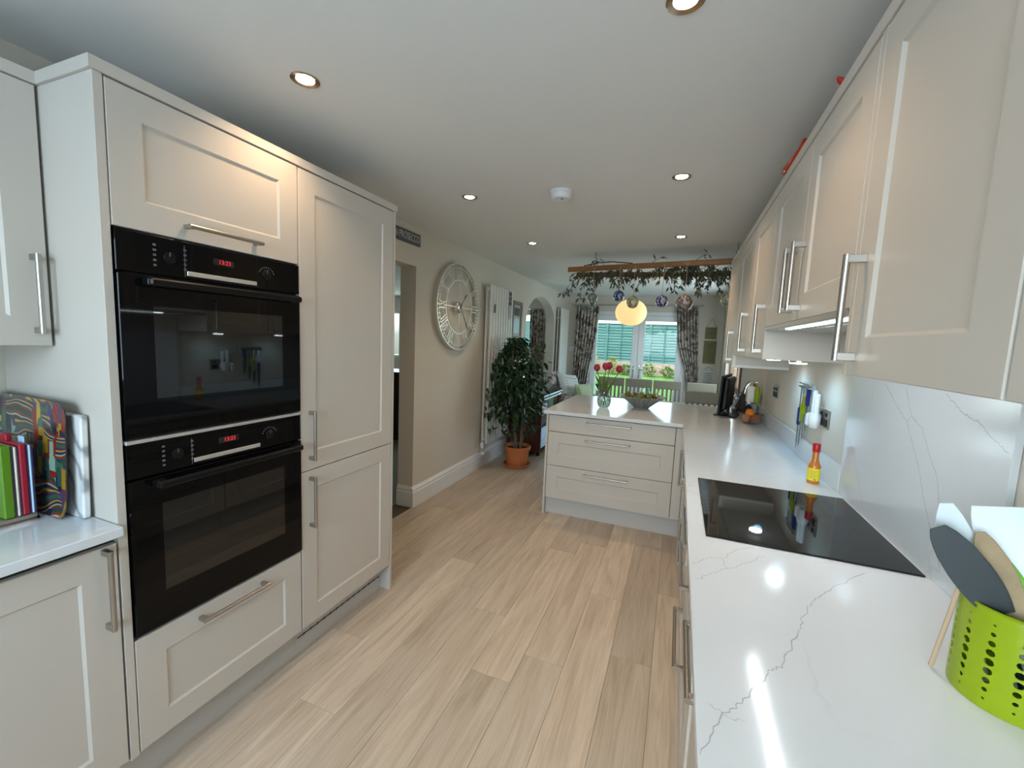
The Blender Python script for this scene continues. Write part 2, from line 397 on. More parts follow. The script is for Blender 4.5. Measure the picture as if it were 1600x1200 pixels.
def make_ball(name, c0, c1, c2):
    m, nt, b = nodes_of(name); L = nt.links; N = nt.nodes
    tc = N.new('ShaderNodeTexCoord'); n = noise(nt, tc.outputs['Object'], 16, 2, .5, 2.5)
    c = ramp(nt, n.outputs['Fac'], [(.38, c0), (.5, c1), (.6, c2)]); L.new(c.outputs[0], b.inputs['Base Color'])
    b.inputs['Roughness'].default_value = .06; b.inputs['Coat Weight'].default_value = 1; b.inputs['Transmission Weight'].default_value = .25
    return m
BALLB = make_ball('blue_swirl_glass', (.006, .012, .10), (.05, .07, .25), (.55, .58, .62))
BALLC = make_ball('clear_green_swirl_glass', (.42, .40, .38), (.30, .28, .26), (.04, .16, .07))
BALLY = make_ball('yellow_green_swirl_glass', (.16, .18, .07), (.40, .40, .22), (.62, .62, .42))
BALLS = make_ball('smoky_swirl_glass', (.08, .07, .08), (.17, .12, .12), (.36, .36, .36))
BALLW = make_ball('sage_swirl_glass', (.12, .15, .10), (.24, .28, .20), (.44, .46, .38))
def make_fence():
    m, nt, b = nodes_of('teal_fence_stain'); L = nt.links; N = nt.nodes
    g = N.new('ShaderNodeNewGeometry'); mp = mapping(nt, g.outputs['Position'], (1, 1, 9)); n = noise(nt, mp.outputs[0], 1.6, 3)
    c = ramp(nt, n.outputs['Fac'], [(.3, (.020, .080, .078)), (.7, (.042, .125, .120))]); L.new(c.outputs[0], b.inputs['Base Color']); b.inputs['Roughness'].default_value = .8
    return m
FENCE = make_fence()
def make_grass():
    m, nt, b = nodes_of('lawn_grass'); L = nt.links; N = nt.nodes
    g = N.new('ShaderNodeNewGeometry'); n = noise(nt, g.outputs['Position'], 3, 6, .7)
    c = ramp(nt, n.outputs['Fac'], [(.3, (.045, .115, .018)), (.55, (.085, .19, .035)), (.75, (.13, .23, .055))]); L.new(c.outputs[0], b.inputs['Base Color']); b.inputs['Roughness'].default_value = .9
    return m
GRASS = make_grass()
def make_brick():
    m, nt, b = nodes_of('garden_brick'); L = nt.links; N = nt.nodes
    g = N.new('ShaderNodeNewGeometry'); mp = mapping(nt, g.outputs['Position'], (1, 1, 1), rot=(R(90), 0, 0))
    br = N.new('ShaderNodeTexBrick'); br.inputs['Scale'].default_value = 4.4; br.inputs['Color1'].default_value = (.16, .10, .075, 1); br.inputs['Color2'].default_value = (.22, .16, .13, 1); br.inputs['Mortar'].default_value = (.24, .22, .20, 1); br.inputs['Mortar Size'].default_value = .03
    L.new(mp.outputs[0], br.inputs['Vector']); L.new(br.outputs['Color'], b.inputs['Base Color']); b.inputs['Roughness'].default_value = .9
    return m
BRICK = make_brick()
SHRUB = simple('shrub_leaf', (.09, .17, .03), .6, vary=.5, vscale=6)
SHRUBY = simple('yellow_shrub_leaf', (.20, .23, .05), .6, vary=.4, vscale=6)
PAVE = simple('patio_slab', (.46, .44, .41), .85, vary=.1)

# ------------------------------------------------------------------ room shell
XL, XR, YF, YB, ZC = -2.02, .66, 7.89, -1.55, 2.316
XT = XL-.15                       # lounge side of the left wall
LX = -6.7                         # lounge left wall
# floor with planks
fl = MB().box(LX-.1, XR+.12, YB-.1, YF+.12, -.12, -.006).obj('floor', simple('floor_screed', (.10, .08, .06), .9), loc=(0, 0, 0), kind='structure')
PW, PL = .1855, 1.22
ends = {-1: 2.538, 0: 1.913, 1: 2.366, 2: 2.966, 3: 2.786, 4: 3.182, 5: 2.117, 6: 2.370, 7: 2.74, 8: 2.322, 9: 3.05, 10: 2.55}
pm = {}
def plank_mesh(w, l):
    k = (round(w, 3), round(l, 3))
    if k not in pm:
        o = MB().box(-w/2+.0005, w/2-.0005, -l/2+.0005, l/2-.0005, -.006, 0, .0009).obj('plank', PLANK, local=True)
        pm[k] = o.data; bpy.data.objects.remove(o)
    return pm[k]
for r_, e in ends.items():
    x1 = -.006-PW*r_; x0 = x1-PW
    if r_ == 10: x0 = XL
    y = e
    while y > YB: y -= PL
    while y < YF:
        a, b_ = max(y, YB), min(y+PL, YF)
        if b_-a > .03:
            o = bpy.data.objects.new('plank', plank_mesh(x1-x0, b_-a)); COL.objects.link(o)
            o.location = ((x0+x1)/2, (a+b_)/2, 0); o.parent = fl
        y += PL
MB().box(LX, XT-.02, YB, YF, -.006, .004).obj('lounge_carpet', CARPET, fl)
MB().box(LX-.1, XR+.12, YB-.1, YF+.12, ZC, ZC+.12).obj('ceiling', CEIL, loc=(0, 0, ZC), kind='structure')
# left wall with a doorway and an arch
D0, D1, DZ = 1.93, 2.95, 2.012
A0, A1, AS, AT = 5.62, 7.06, 1.72, 2.13
wl = MB()
wl.box(XT, XL, YB, D0, 0, ZC); wl.box(XT, XL, D0, D1, DZ, ZC); wl.box(XT, XL, D1, A0, 0, ZC); wl.box(XT, XL, A1, YF, 0, ZC)
ac, ah = (A0+A1)/2, (A1-A0)/2; n = 28; pts = []
for k in range(n+1):
    a = PI-PI*k/n; pts.append((ac+ah*math.cos(a), AS+(AT-AS)*math.sin(a)))
for k in range(n):
    (ya, za), (yb, zb) = pts[k], pts[k+1]
    wl.add([(XT, ya, za), (XT, yb, zb), (XT, yb, ZC), (XT, ya, ZC), (XL, ya, za), (XL, yb, zb), (XL, yb, ZC), (XL, ya, ZC)], [(0, 1, 2, 3), (4, 7, 6, 5), (0, 4, 5, 1)])
wl.obj('wall_left', WALLP, loc=(XL, 0, 0), kind='structure', recalc=False)
G0, G1, GZ0, GZ1 = 5.32, 6.98, .90, 2.06
m = MB(); m.box(XR, XR+.12, YB, G0, 0, ZC); m.box(XR, XR+.12, G1, YF+.12, 0, ZC); m.box(XR, XR+.12, G0, G1, 0, GZ0); m.box(XR, XR+.12, G0, G1, GZ1, ZC)
m.obj('wall_right', WALLP, loc=(XR, 0, 0), kind='structure')
# far wall with the garden doors; the lounge's share has two windows
FX0, FX1, FZ = -1.60, .115, 2.045
wf = MB()
wf.box(XL, FX0, YF, YF+.12, 0, ZC); wf.box(FX0, FX1, YF, YF+.12, FZ, ZC); wf.box(FX1, XR, YF, YF+.12, 0, ZC)
wf.box(XT, XL, YF, YF+.12, 0, ZC)
V0, V1, VZ = -3.75, -2.68, 2.0
U0, U1, UZ0, UZ1 = -6.45, -5.2, .95, 1.98
wf.box(V1, XT, YF, YF+.12, 0, ZC); wf.box(V0, V1, YF, YF+.12, VZ, ZC); wf.box(V0, V1, YF, YF+.12, 0, .35); wf.box(U1, V0, YF, YF+.12, 0, ZC)
wf.box(U0, U1, YF, YF+.12, UZ1, ZC); wf.box(U0, U1, YF, YF+.12, 0, UZ0); wf.box(LX, U0, YF, YF+.12, 0, ZC)
wf.obj('wall_far', WALLP, loc=(0, YF, 0), kind='structure')
MB().box(LX-.1, LX, YB, YF+.12, 0, ZC).obj('wall_lounge', WHITEWALL, loc=(LX, 0, 0), kind='structure')
# wall behind the camera, with the kitchen window
K0, K1, KZ0, KZ1 = -1.35, .25, 1.0, 2.1
wb_ = MB(); wb_.box(LX, K0, YB-.1, YB, 0, ZC); wb_.box(K1, XR+.12, YB-.1, YB, 0, ZC); wb_.box(K0, K1, YB-.1, YB, 0, KZ0); wb_.box(K0, K1, YB-.1, YB, KZ1, ZC)
wb_.obj('wall_back', WALLP, loc=(0, YB, 0), kind='structure')
def window(name, x0, x1, y, z0, z1, bars=1):
    m = MB(); t = .055
    m.box(x0, x0+t, y-.03, y+.03, z0, z1, .004); m.box(x1-t, x1, y-.03, y+.03, z0, z1, .004); m.box(x0+t, x1-t, y-.03, y+.03, z0, z0+t, .004); m.box(x0+t, x1-t, y-.03, y+.03, z1-t, z1, .004)
    for k in range(bars):
        xc = x0+(x1-x0)*(k+1)/(bars+1); m.box(xc-.03, xc+.03, y-.028, y+.028, z0+t, z1-t, .004)
    w = m.obj(name, WHITEGLOSS, loc=((x0+x1)/2, y, z0), kind='structure')
    for k in range(bars+1):
        xa = x0+t if k == 0 else x0+(x1-x0)*k/(bars+1)+.03; xb = x1-t if k == bars else x0+(x1-x0)*(k+1)/(bars+1)-.03
        MB().box(xa, xb, y-.004, y+.004, z0+t, z1-t).obj('pane', PANE, w)
    return w
window('window_1', K0, K1, YB-.05, KZ0, KZ1, 1)
window('window_2', V0, V1, YF+.06, .35, VZ, 0)
m = MB(); xg = XR+.085; tb = .06
m.box(xg-.03, xg+.03, G0, G0+tb, GZ0, GZ1, .004); m.box(xg-.03, xg+.03, G1-tb, G1, GZ0, GZ1, .004); m.box(xg-.03, xg+.03, G0+tb, G1-tb, GZ0, GZ0+tb, .004); m.box(xg-.03, xg+.03, G0+tb, G1-tb, GZ1-tb, GZ1, .004); m.box(xg-.028, xg+.028, 6.12, 6.18, GZ0+tb, GZ1-tb, .004)
w4 = m.obj('window_4', BROWNW, loc=(xg, 6.15, GZ0), kind='structure')
for a, b_ in ((G0+tb, 6.12), (6.18, G1-tb)): MB().box(xg-.004, xg+.004, a, b_, GZ0+tb, GZ1-tb).obj('pane', PANE, w4)
MB().box(XR-.03, XR+.054, G0-.03, G1+.03, GZ0-.025, GZ0+.001, .004).obj('window_sill', BROWNW, w4)
m = MB()
for a in (G0-.055, G1+.001): m.box(XR-.016, XR-.0005, a, a+.054, GZ0-.02, GZ1+.055, .004)
m.box(XR-.016, XR-.0005, G0, G1, GZ1+.001, GZ1+.055, .004); m.obj('window_casing', BROWNW, w4)
window('window_3', U0, U1, YF+.06, UZ0, UZ1, 1)
# skirting on the clock wall, returning into the doorway
SKP = [(0, 0), (.018, 0), (.018, .128), (.012, .138), (.016, .146), (.016, .152), (.006, .172), (0, .18)]
def skirt(m, p0, p1, nrm):
    p0, p1, nrm = Vector(p0), Vector(p1), Vector(nrm); d = p1-p0
    m.prism(SKP, d, p0, nrm, (0, 0, 1))
sk = MB(); skirt(sk, (XL, D1-.018, 0), (XL, A0, 0), (1, 0, 0)); skirt(sk, (XL, A1, 0), (XL, YF, 0), (1, 0, 0)); skirt(sk, (XT, D1, 0), (XL, D1, 0), (0, -1, 0))
sk.obj('baseboard_left', SKIRT, loc=(XL, 4, 0), kind='structure')
s2 = MB(); skirt(s2, (FX1+.02, YF, 0), (XR, YF, 0), (0, -1, 0)); skirt(s2, (XL, YF, 0), (FX0-.02, YF, 0), (0, -1, 0)); s2.obj('baseboard_far', SKIRT, loc=(0, YF, 0), kind='structure')

# garden doors
dr = MB(); y0, y1 = YF+.02, YF+.09
dr.box(FX0, FX0+.06, y0, y1, 0, FZ, .005); dr.box(FX1-.06, FX1, y0, y1, 0, FZ, .005); dr.box(FX0+.06, FX1-.06, y0, y1, FZ-.07, FZ, .005); dr.box(FX0+.06, FX1-.06, y0, y1, 0, .05, .005)
door = dr.obj('door_1', WHITEGLOSS, loc=((FX0+FX1)/2, YF+.05, 0), kind='structure')
xm = (FX0+FX1)/2+.045
for side, (a, b_) in enumerate(((FX0+.062, xm-.002), (xm+.002, FX1-.062))):
    m = MB(); st = .105
    m.box(a, a+st, y0-.012, y1-.012, .052, FZ-.072, .008); m.box(b_-st, b_, y0-.012, y1-.012, .052, FZ-.072, .008)
    m.box(a+st, b_-st, y0-.012, y1-.012, .052, .20, .008); m.box(a+st, b_-st, y0-.012, y1-.012, FZ-.072-.095, FZ-.072, .008)
    lf = m.obj('door_leaf', WHITEGLOSS, door)
    MB().box(a+st-.005, b_-st+.005, y0+.018, y0+.026, .195, FZ-.16).obj('pane', PANE, lf)
    xh = b_-.05 if side == 0 else a+.05; sg = -1 if side == 0 else 1
    h = MB(); h.box(xh-.015, xh+.015, y0-.024, y0-.011, .86, 1.10, .004); h.tube([(xh, y0-.02, 1.02), (xh, y0-.06, 1.02), (xh+sg*.02, y0-.065, 1.02), (xh+sg*.12, y0-.06, 1.02)], .008)
    h.obj('door_handle', CHROME, lf, smooth=True)

# ------------------------------------------------------------------ kitchen joinery
def shaker(m, o, u, v, n, w, h, rail=.08, t=.02, rec=.0065, slope=.0065, flat=False):
    """o: outer lower corner on the FRONT plane; u, v in-plane axes; n outward normal"""
    o, u, v, n = Vector(o), Vector(u), Vector(v), Vector(n); c = .0018
    def q(a, b, d): return o+u*a+v*b+n*d
    def rect(i, d): return [q(i, i, d), q(w-i, i, d), q(w-i, h-i, d), q(i, h-i, d)]
    rings = [rect(0, -t), rect(0, -c), rect(c, 0)]
    if not flat: rings += [rect(rail, 0), rect(rail+slope, -rec)]
    vs = [p for r in rings for p in r]; fs = [[3, 2, 1, 0]]
    for k in range(len(rings)-1):
        for j in range(4): fs.append([k*4+j, k*4+(j+1) % 4, k*4+4+(j+1) % 4, k*4+4+j])
    b = (len(rings)-1)*4; fs.append([b, b+1, b+2, b+3])
    m.add(vs, fs); return m
def handle(parent, c, ax, n, L, off=.032, r=.0066):
    """bar with two square end posts; c: centre on the door face"""
    c, ax, n = Vector(c), Vector(ax).normalized(), Vector(n).normalized(); s = ax.cross(n)
    m = MB(); m.tube([c+n*off-ax*L/2, c+n*off+ax*L/2], r, 14)
    for sg in (-1, 1):
        p = c+ax*(sg*(L/2-.0085)); mt = Matrix((ax, s, n)).transposed().to_4x4(); mt.translation = p
        m.box(-.008, .008, -.0062, .0062, -.0005, off, .001, mt)
    return m.obj('handle', STEEL, parent, smooth=True)
def front(parent, name, o, u, n, w, h, hd=None, rail=.08, flat=False, mat=None):
    """hd: (a, b, axis, length) handle centre in door coordinates"""
    m = MB(); shaker(m, o, u, (0, 0, 1), n, w, h, rail, flat=flat); d = m.obj(name, mat or CAB, parent)
    if hd:
        a, b, ax, L = hd; handle(d, Vector(o)+Vector(u)*a+Vector((0, 0, 1))*b, u if ax == 'u' else (0, 0, 1), n, L)
    return d
UY, UX, UYm = (0, 1, 0), (1, 0, 0), (0, -1, 0)
NX, NXm, NYm = (1, 0, 0), (-1, 0, 0), (0, -1, 0)
XC = -1.4425                     # front plane of the tall units and left base units
ZT, TH = .893, .028              # worktop top, thickness

# tall oven housing
ov = thing('oven_housing_cabinet', (-1.75, .985, 0), 'tall pale grey cabinet housing two black ovens, drawer below and lift-up door above', 'cabinet')
MB().box(XL+.002, XC, .668, .690, .145, 2.10, .001).obj('end_panel', CAB, ov)
MB().box(XL+.002, XC-.022, .6905, 1.2935, .15, 2.10).obj('carcass', GAPDARK, ov)
MB().box(XL+.002, XC+.004, .660, 1.2935, 2.1005, 2.133, .001).obj('cornice', CAB, ov)
MB().box(-1.53, -1.508, .668, 1.2945, 0, .149).obj('plinth', PLINTH, ov)
front(ov, 'door', (XC, .693, 1.722), UY, NX, .598, .374, (.30, .04, 'u', .245))
front(ov, 'drawer', (XC, .693, .151), UY, NX, .598, .364, (.30, .325, 'u', .245))
# fridge housing
fr = thing('fridge_housing_cabinet', (-1.75, 1.6, 0), 'tall pale grey cabinet with a long upper door and shorter lower door beside ovens', 'cabinet')
MB().box(XL+.002, XC-.022, 1.294, 1.8935, .15, 2.10).obj('carcass', GAPDARK, fr)
MB().box(XL+.002, XC, 1.896, 1.914, 0, 2.10, .001).obj('end_panel', CAB, fr)
MB().box(XL+.002, XC+.004, 1.2938, 1.922, 2.1005, 2.133, .001).obj('cornice', CAB, fr)
front(fr, 'door', (XC, 1.2965, .8635), UY, NX, .597, 1.2325, (.045, .152, 'v', .215))
front(fr, 'door', (XC, 1.2965, .152), UY, NX, .597, .7075, (.045, .57, 'v', .225))
MB().box(-1.53, -1.508, 1.295, 1.8955, 0, .149).obj('plinth', PLINTH, fr)
g = MB().box(-1.508, -1.505, 1.305, 1.885, .05, .128, .001).obj('vent_grille', PLINTH, fr)
gm = MB()
for row in (.075, .103):
    for k in range(14):
        ya = 1.32+k*.04; gm.box(-1.5055, -1.5045, ya, ya+.032, row-.003, row+.003); gm.box(-1.5055, -1.504, ya+.033, ya+.039, row-.006, row+.006)
gm.obj('vent_slots', GAPDARK, g)
# ovens
def oven(z0, z1, label, pz, digits):
    o = thing('built_in_oven', (XC, .992, z0), label, 'oven', 'built-in ovens')
    ya, yb = .6945, 1.2905; xf = XC+.004
    MB().box(XC-.02, xf, ya, yb, pz+.002, z1, .0015).obj('control_panel', OVENGLASS, o)
    d = MB().box(XC-.02, xf+.004, ya, yb, z0+.004, pz-.004, .002).obj('oven_door', OVENGLASS, o)
    wz0, wz1 = z0+.115, pz-.09
    MB().box(xf+.0035, xf+.0046, .776, 1.207, wz0, wz1).obj('oven_window', OVENWIN, d)
    hz = pz-.022; m = MB()
    m.box(xf+.030, xf+.046, .752, 1.268, hz-.011, hz+.011, .005)
    for yy in (.752, 1.238): m.box(xf+.003, xf+.032, yy, yy+.03, hz-.010, hz+.010, .003)
    m.obj('oven_handle', OVENBAR, d)
    cp = (pz+z1)/2
    MB().box(xf-.0005, xf+.003, .874, 1.107, pz+.012, pz+.026, .001).obj('steel_strip', LIGHTSTEEL, o)
    MB().box(xf-.0005, xf+.0006, .955, 1.025, cp+.004, cp+.024).obj('display_window', simple('display_smoke', (.03, .02, .02), .1), o)
    text_obj('clock_digits', digits, .019, REDLED, o, (xf+.001, .993, cp+.014), (0, 1, 0), (0, 0, 1))
    MB().box(xf-.0005, xf+.0012, .868, .8692, pz+.008, z1-.012).obj('panel_line', MARK, o)
    for yy in (.826, 1.148):
        k = MB(); k.lathe([(.0, .0), (.017, 0), (.0168, .004), (.016, .005), (0, .005)], 24, mtx=Matrix.Rotation(R(90), 4, 'Y'), c=(xf, yy, cp)); kn = k.obj('knob', BLACKPL, o, smooth=True)
        MB().box(xf+.0049, xf+.0054, yy-.0015, yy+.0015, cp+.004, cp+.016).obj('knob_pointer', MARK, kn)
        t = MB()
        if yy < 1:
            for sx in (-.042, .040):
                t = MB()
                for q in range(5): t.box(xf, xf+.0004, yy+sx, yy+sx+.008, cp-.03+q*.0145, cp-.024+q*.0145)
                t.obj('dial_markings', MARK, o, kind='stuff')
        else:
            for q in range(9):
                a = PI*(.1+q*.1); t.box(xf, xf+.0004, yy+.03*math.cos(a)-.002, yy+.03*math.cos(a)+.002, cp+.026*math.sin(a)-.002, cp+.026*math.sin(a)+.002)
            t.obj('dial_markings', MARK, o, kind='stuff')
    return o
oven(1.126, 1.716, 'upper black built-in oven reflecting the worktop, below the lift-up door', 1.602, '13:23')
oven(.522, 1.112, 'lower black built-in oven above the wide drawer', 1.008, '13:23')
tag(MB().box(XC-.02, XC+.006, .6945, 1.2905, 1.1135, 1.1248, .001).obj('oven_trim_strip', LIGHTSTEEL, ov))

# left base units and worktop
for k, (a, b_) in enumerate(((.068, .665), (-.532, .065))):
    lb = thing('base_cabinet', (-1.75, (a+b_)/2, 0), ('pale grey base cabinet with one panelled door beside the oven tower', 'pale grey base cabinet next along from the oven tower, under the chopping boards')[k], 'cabinet')
    MB().box(XL+.002, XC-.022, a, b_, .15, .864).obj('carcass', GAPDARK, lb)
    front(lb, 'door', (XC, a+.002, .152), UY, NX, b_-a-.004, .686, (b_-a-.034, .565, 'v', .235) if k == 0 else (b_-a-.04, .565, 'v', .235))
    MB().box(-1.53, -1.508, a, b_, 0, .149).obj('plinth', PLINTH, lb)
lw = MB().box(XL+.001, -1.408, YB+.02, .666, ZT-TH, ZT, .0025).obj('worktop', QUARTZ, loc=(-1.7, 0, ZT), label='short white quartz worktop beside the oven tower', cat='worktop')
for k, (a, b_) in enumerate(((.068, .664), (-.532, .065))):
    wu = thing('wall_cabinet', (-1.86, (a+b_)/2, 1.386), ('pale grey wall cabinet above the patterned tray', 'pale grey wall cabinet on the left wall, away from the oven tower')[k], 'cabinet')
    MB().box(XL+.002, -1.722, a, b_, 1.386, 2.10).obj('carcass', CAB, wu)
    front(wu, 'door', (-1.70, a+.001, 1.386), UY, NX, b_-a-.004, .712, (b_-a-.034, .145, 'v', .22))
    MB().box(XL+.002, -1.694, a, b_, 2.1005, 2.133, .001).obj('cornice', CAB, wu)

# peninsula drawers
YP = 3.353
pn = thing('drawer_cabinet', (-.47, 3.7, 0), 'pale grey peninsula unit of three wide drawers facing the cooker side', 'cabinet')
MB().box(-.966, .60, YP+.022, 3.93, .15, .864).obj('carcass', GAPDARK, pn)
MB().box(-.986, -.968, YP, 3.95, 0, .864, .001).obj('end_panel', CAB, pn)
MB().box(-.968, .60, 3.932, 3.95, 0, .864, .001).obj('back_panel', CAB, pn)
front(pn, 'drawer', (-.964, YP, .7165), UX, NYm, .988, .137, (.49, .099, 'u', .355), flat=True)
front(pn, 'drawer', (-.964, YP, .428), UX, NYm, .988, .284, (.49, .243, 'u', .355), rail=.09)
front(pn, 'drawer', (-.964, YP, .147), UX, NYm, .988, .277, (.49, .240, 'u', .355), rail=.09)
MB().box(.028, .095, YP, YP+.02, .147, .853, .001).obj('corner_post', CAB, pn)
MB().box(-.967, .12, YP+.04, YP+.058, 0, .145).obj('plinth', PLINTH, pn)
MB().box(.0972, .117, 3.204, YP-.0005, .147, .853, .001).obj('corner_post', CAB, pn)
MB().box(.157, .177, 3.2005, YP+.04, 0, .145).obj('plinth', PLINTH, pn)
# right-hand base run
XB = .097
run = [('dishwasher', .62, 1.22), ('drawers', 1.224, 2.0), ('drawerdoor', 2.004, 2.6), ('corner', 2.604, 3.20), ('door', .02, .616), ('door2', -.58, .016)]
lab = {'dishwasher': 'pale grey base unit with one horizontal bar handle under the utensil pot', 'drawers': 'pale grey drawer base unit directly under the black hob', 'drawerdoor': 'pale grey base unit with a top drawer, next along from the hob drawers',
       'corner': 'pale grey corner base unit with an upright bar handle beside the peninsula', 'door': 'pale grey base unit with upright handle under the worktop, next to the single-handle unit', 'door2': 'pale grey base unit at the window end of the long worktop'}
for kind, a, b_ in run:
    t = thing('base_cabinet', (.4, (a+b_)/2, 0), lab[kind], 'cabinet'); w = b_-a-.004
    MB().box(XB+.022, XR-.002, a, b_, .15, .864).obj('carcass', GAPDARK, t)
    MB().box(XB+.06, XB+.08, a, b_, 0, .149).obj('plinth', PLINTH, t)
    o = lambda z: (XB, b_-.002, z)
    if kind == 'dishwasher': front(t, 'door', o(.152), UYm, NXm, w, .70, (w*.49, .65, 'u', .245))
    elif kind == 'drawers':
        front(t, 'drawer', o(.7165), UYm, NXm, w, .137, (w/2, .099, 'u', .355), flat=True)
        front(t, 'drawer', o(.428), UYm, NXm, w, .284, (w/2, .243, 'u', .355)); front(t, 'drawer', o(.147), UYm, NXm, w, .277, (w/2, .24, 'u', .355))
    elif kind == 'drawerdoor':
        front(t, 'drawer', o(.7165), UYm, NXm, w, .137, (w/2, .099, 'u', .245), flat=True); front(t, 'door', o(.152), UYm, NXm, w, .56, (w-.05, .40, 'v', .22))
    else: front(t, 'door', o(.152), UYm, NXm, w, .70, (w/2 if kind == 'corner' else w-.05, .52, 'v', .24))
# long L-shaped worktop
wt = thing('worktop', (.36, 2, ZT), 'long white quartz worktop with grey veins turning into the peninsula', 'worktop')
XW = .0675; YPe = 3.312; XPe = -1.0; YPb = 4.52
lp = [(XW, YB+.02), (XR-.001, YB+.02), (XR-.001, YPb), (XPe, YPb), (XPe, YPe), (XW, YPe)]
m = MB(); c = .0025
def inset(poly, d):
    out = []
    for i in range(len(poly)):
        p0, p1, p2 = [Vector((*poly[(i+k) % len(poly)], 0)) for k in (-1, 0, 1)]
        e1 = (p1-p0).normalized(); e2 = (p2-p1).normalized(); n1 = Vector((-e1.y, e1.x, 0)); n2 = Vector((-e2.y, e2.x, 0))
        out.append((p1.x+d*(n1.x+n2.x), p1.y+d*(n1.y+n2.y)))
    return out
li = inset(lp, c); rings = [[(x, y, ZT-TH) for x, y in li], [(x, y, ZT-TH+c) for x, y in lp], [(x, y, ZT-c) for x, y in lp], [(x, y, ZT) for x, y in li]]
vs = [p for r in rings for p in r]; nn = len(lp); fs = [list(range(nn))[::-1], [3*nn+k for k in range(nn)]]
for k in range(3):
    for j in range(nn): fs.append([k*nn+j, k*nn+(j+1) % nn, (k+1)*nn+(j+1) % nn, (k+1)*nn+j])
m.add(vs, fs).obj('slab', QUARTZ, wt)
MB().box(XR-.0165, XR-.001, 2.052, YPb, ZT+.0005, 1.0, .001).obj('upstand', QUARTZ, wt)
MB().box(XR-.0165, XR-.001, YB+.02, 1.152, ZT+.0005, 1.0, .001).obj('upstand', QUARTZ, wt)
sp = MB().box(XR-.0145, XR-.001, 1.155, 2.05, ZT+.0005, 1.416, .001).obj('splashback', QUARTZ, loc=(XR, 1.6, ZT+.0005), label='tall white quartz splashback panel with two grey veins behind the hob', cat='splashback')
# veins in the stone, drawn from the photograph's own positions on the slab
def jag(pts, amp, n=6, seed=0):
    rn = random.Random(seed); out = []
    for (a, b) in zip(pts, pts[1:]):
        a, b = Vector(a), Vector(b); d = b-a; p = Vector((-d.y, d.x)).normalized()
        for k in range(n): out.append(a+d*k/n+p*rn.uniform(-amp, amp)*(0 if k == 0 else 1))
    out.append(Vector(pts[-1])); return out
def vein(parent, pts, w, to3, seed, amp=.0042):
    pl = jag(pts, amp, 9, seed); rn = random.Random(seed+99); m = MB(); vs = []; fs = []
    for i, p in enumerate(pl):
        t = (pl[min(i+1, len(pl)-1)]-pl[max(i-1, 0)]).normalized(); q = Vector((-t.y, t.x)); ww = w*rn.uniform(.5, 1.1)/4
        if i in (0, len(pl)-1): ww *= .2
        vs += [to3(p+q*ww), to3(p-q*ww)]
    for i in range(len(pl)-1): fs.append([2*i, 2*i+1, 2*i+3, 2*i+2])
    m.add(vs, fs).obj('vein', VEIN, parent, recalc=False)
top3 = lambda p: (p.x, p.y, ZT+.0002)
for k, (l, w_) in enumerate([([(.071, .602), (.105, .686), (.138, .724), (.19, .816), (.217, .848), (.271, .975), (.31, 1.074), (.343, 1.128), (.39, 1.198), (.503, 1.324)], .0055),
        ([(.076, 1.163), (.114, 1.218), (.155, 1.238), (.194, 1.312), (.244, 1.349)], .004), ([(.082, 1.087), (.117, 1.135), (.165, 1.185), (.208, 1.234), (.265, 1.307)], .004),
        ([(.152, 1.236), (.158, 1.175)], .004), ([(.088, .704), (.108, .689), (.138, .686)], .003), ([(.323, 2.036), (.383, 2.107), (.492, 2.228), (.604, 2.332)], .0035), ([(.10, .30), (.24, .40), (.40, .43), (.62, .52)], .005)]):
    vein(wt, l, w_, top3, k)
for k, l in enumerate([[(1.761, 1.369), (1.643, 1.295), (1.586, 1.264), (1.516, 1.183), (1.485, 1.145), (1.444, 1.077), (1.388, 1.01), (1.36, .971), (1.326, .937)],
        [(1.619, 1.366), (1.566, 1.286), (1.496, 1.258), (1.448, 1.2), (1.399, 1.153), (1.378, 1.108), (1.375, 1.05), (1.368, 1.001)],
        [(1.417, 1.368), (1.333, 1.33), (1.272, 1.317), (1.219, 1.291), (1.164, 1.269)], [(2.04, 1.14), (1.949, 1.091), (1.879, 1.011), (1.806, .928)], [(1.378, 1.108), (1.356, 1.074), (1.338, 1.048)], [(1.59, 1.263), (1.566, 1.286)]]):
    vein(sp, l, (.0052 if k < 3 else .004), lambda p: (XR-.0147, p.x, p.y), 20+k, .003)
# hob
hb = thing('induction_hob', (.38, 1.66, ZT), 'black glass induction hob set into the white worktop', 'hob')
MB().box(.118, .637, 1.361, 1.963, ZT+.0003, ZT+.0055, .0018).obj('glass_plate', HOBGLASS, hb)
hm = MB()
for k in range(7): hm.box(.135, .1385, 1.55+k*.035, 1.562+k*.035, ZT+.0054, ZT+.0057)
hm.obj('touch_controls', MARK, hb)

# right-hand wall cabinets
XU = .33
def upper(name, a, b_, z0, label, doors, end=None):
    t = thing(name, ((XU+XR)/2, (a+b_)/2, z0), label, 'cabinet')
    ca, cb = a, b_
    if end: ca, cb = (end[1]+.0005, b_) if end[0]-a < .01 else (a, end[0]-.0005)
    MB().box(XU+.022, XR-.002, ca, cb, z0+.002, 2.10).obj('carcass', CAB, t)
    MB().box(XU-.004, XR-.002, a, b_, 2.1005, 2.133, .001).obj('cornice', CAB, t)
    for (da, db, hy, hz0, hz1) in doors:
        front(t, 'door', (XU, db, z0), UYm, NXm, db-da, 2.098-z0, (db-hy, (hz0+hz1)/2-z0, 'v', hz1-hz0), rail=.076)
    if end: MB().box(XU, XR-.002, end[0], end[1], z0, 2.10, .001).obj('end_panel', CAB, t)
    return t
upper('wall_cabinet', -.54, .120, 1.416, 'pale grey wall cabinet nearest the window end of the long worktop', [(-.47, .118, -.43, 1.447, 1.657)])
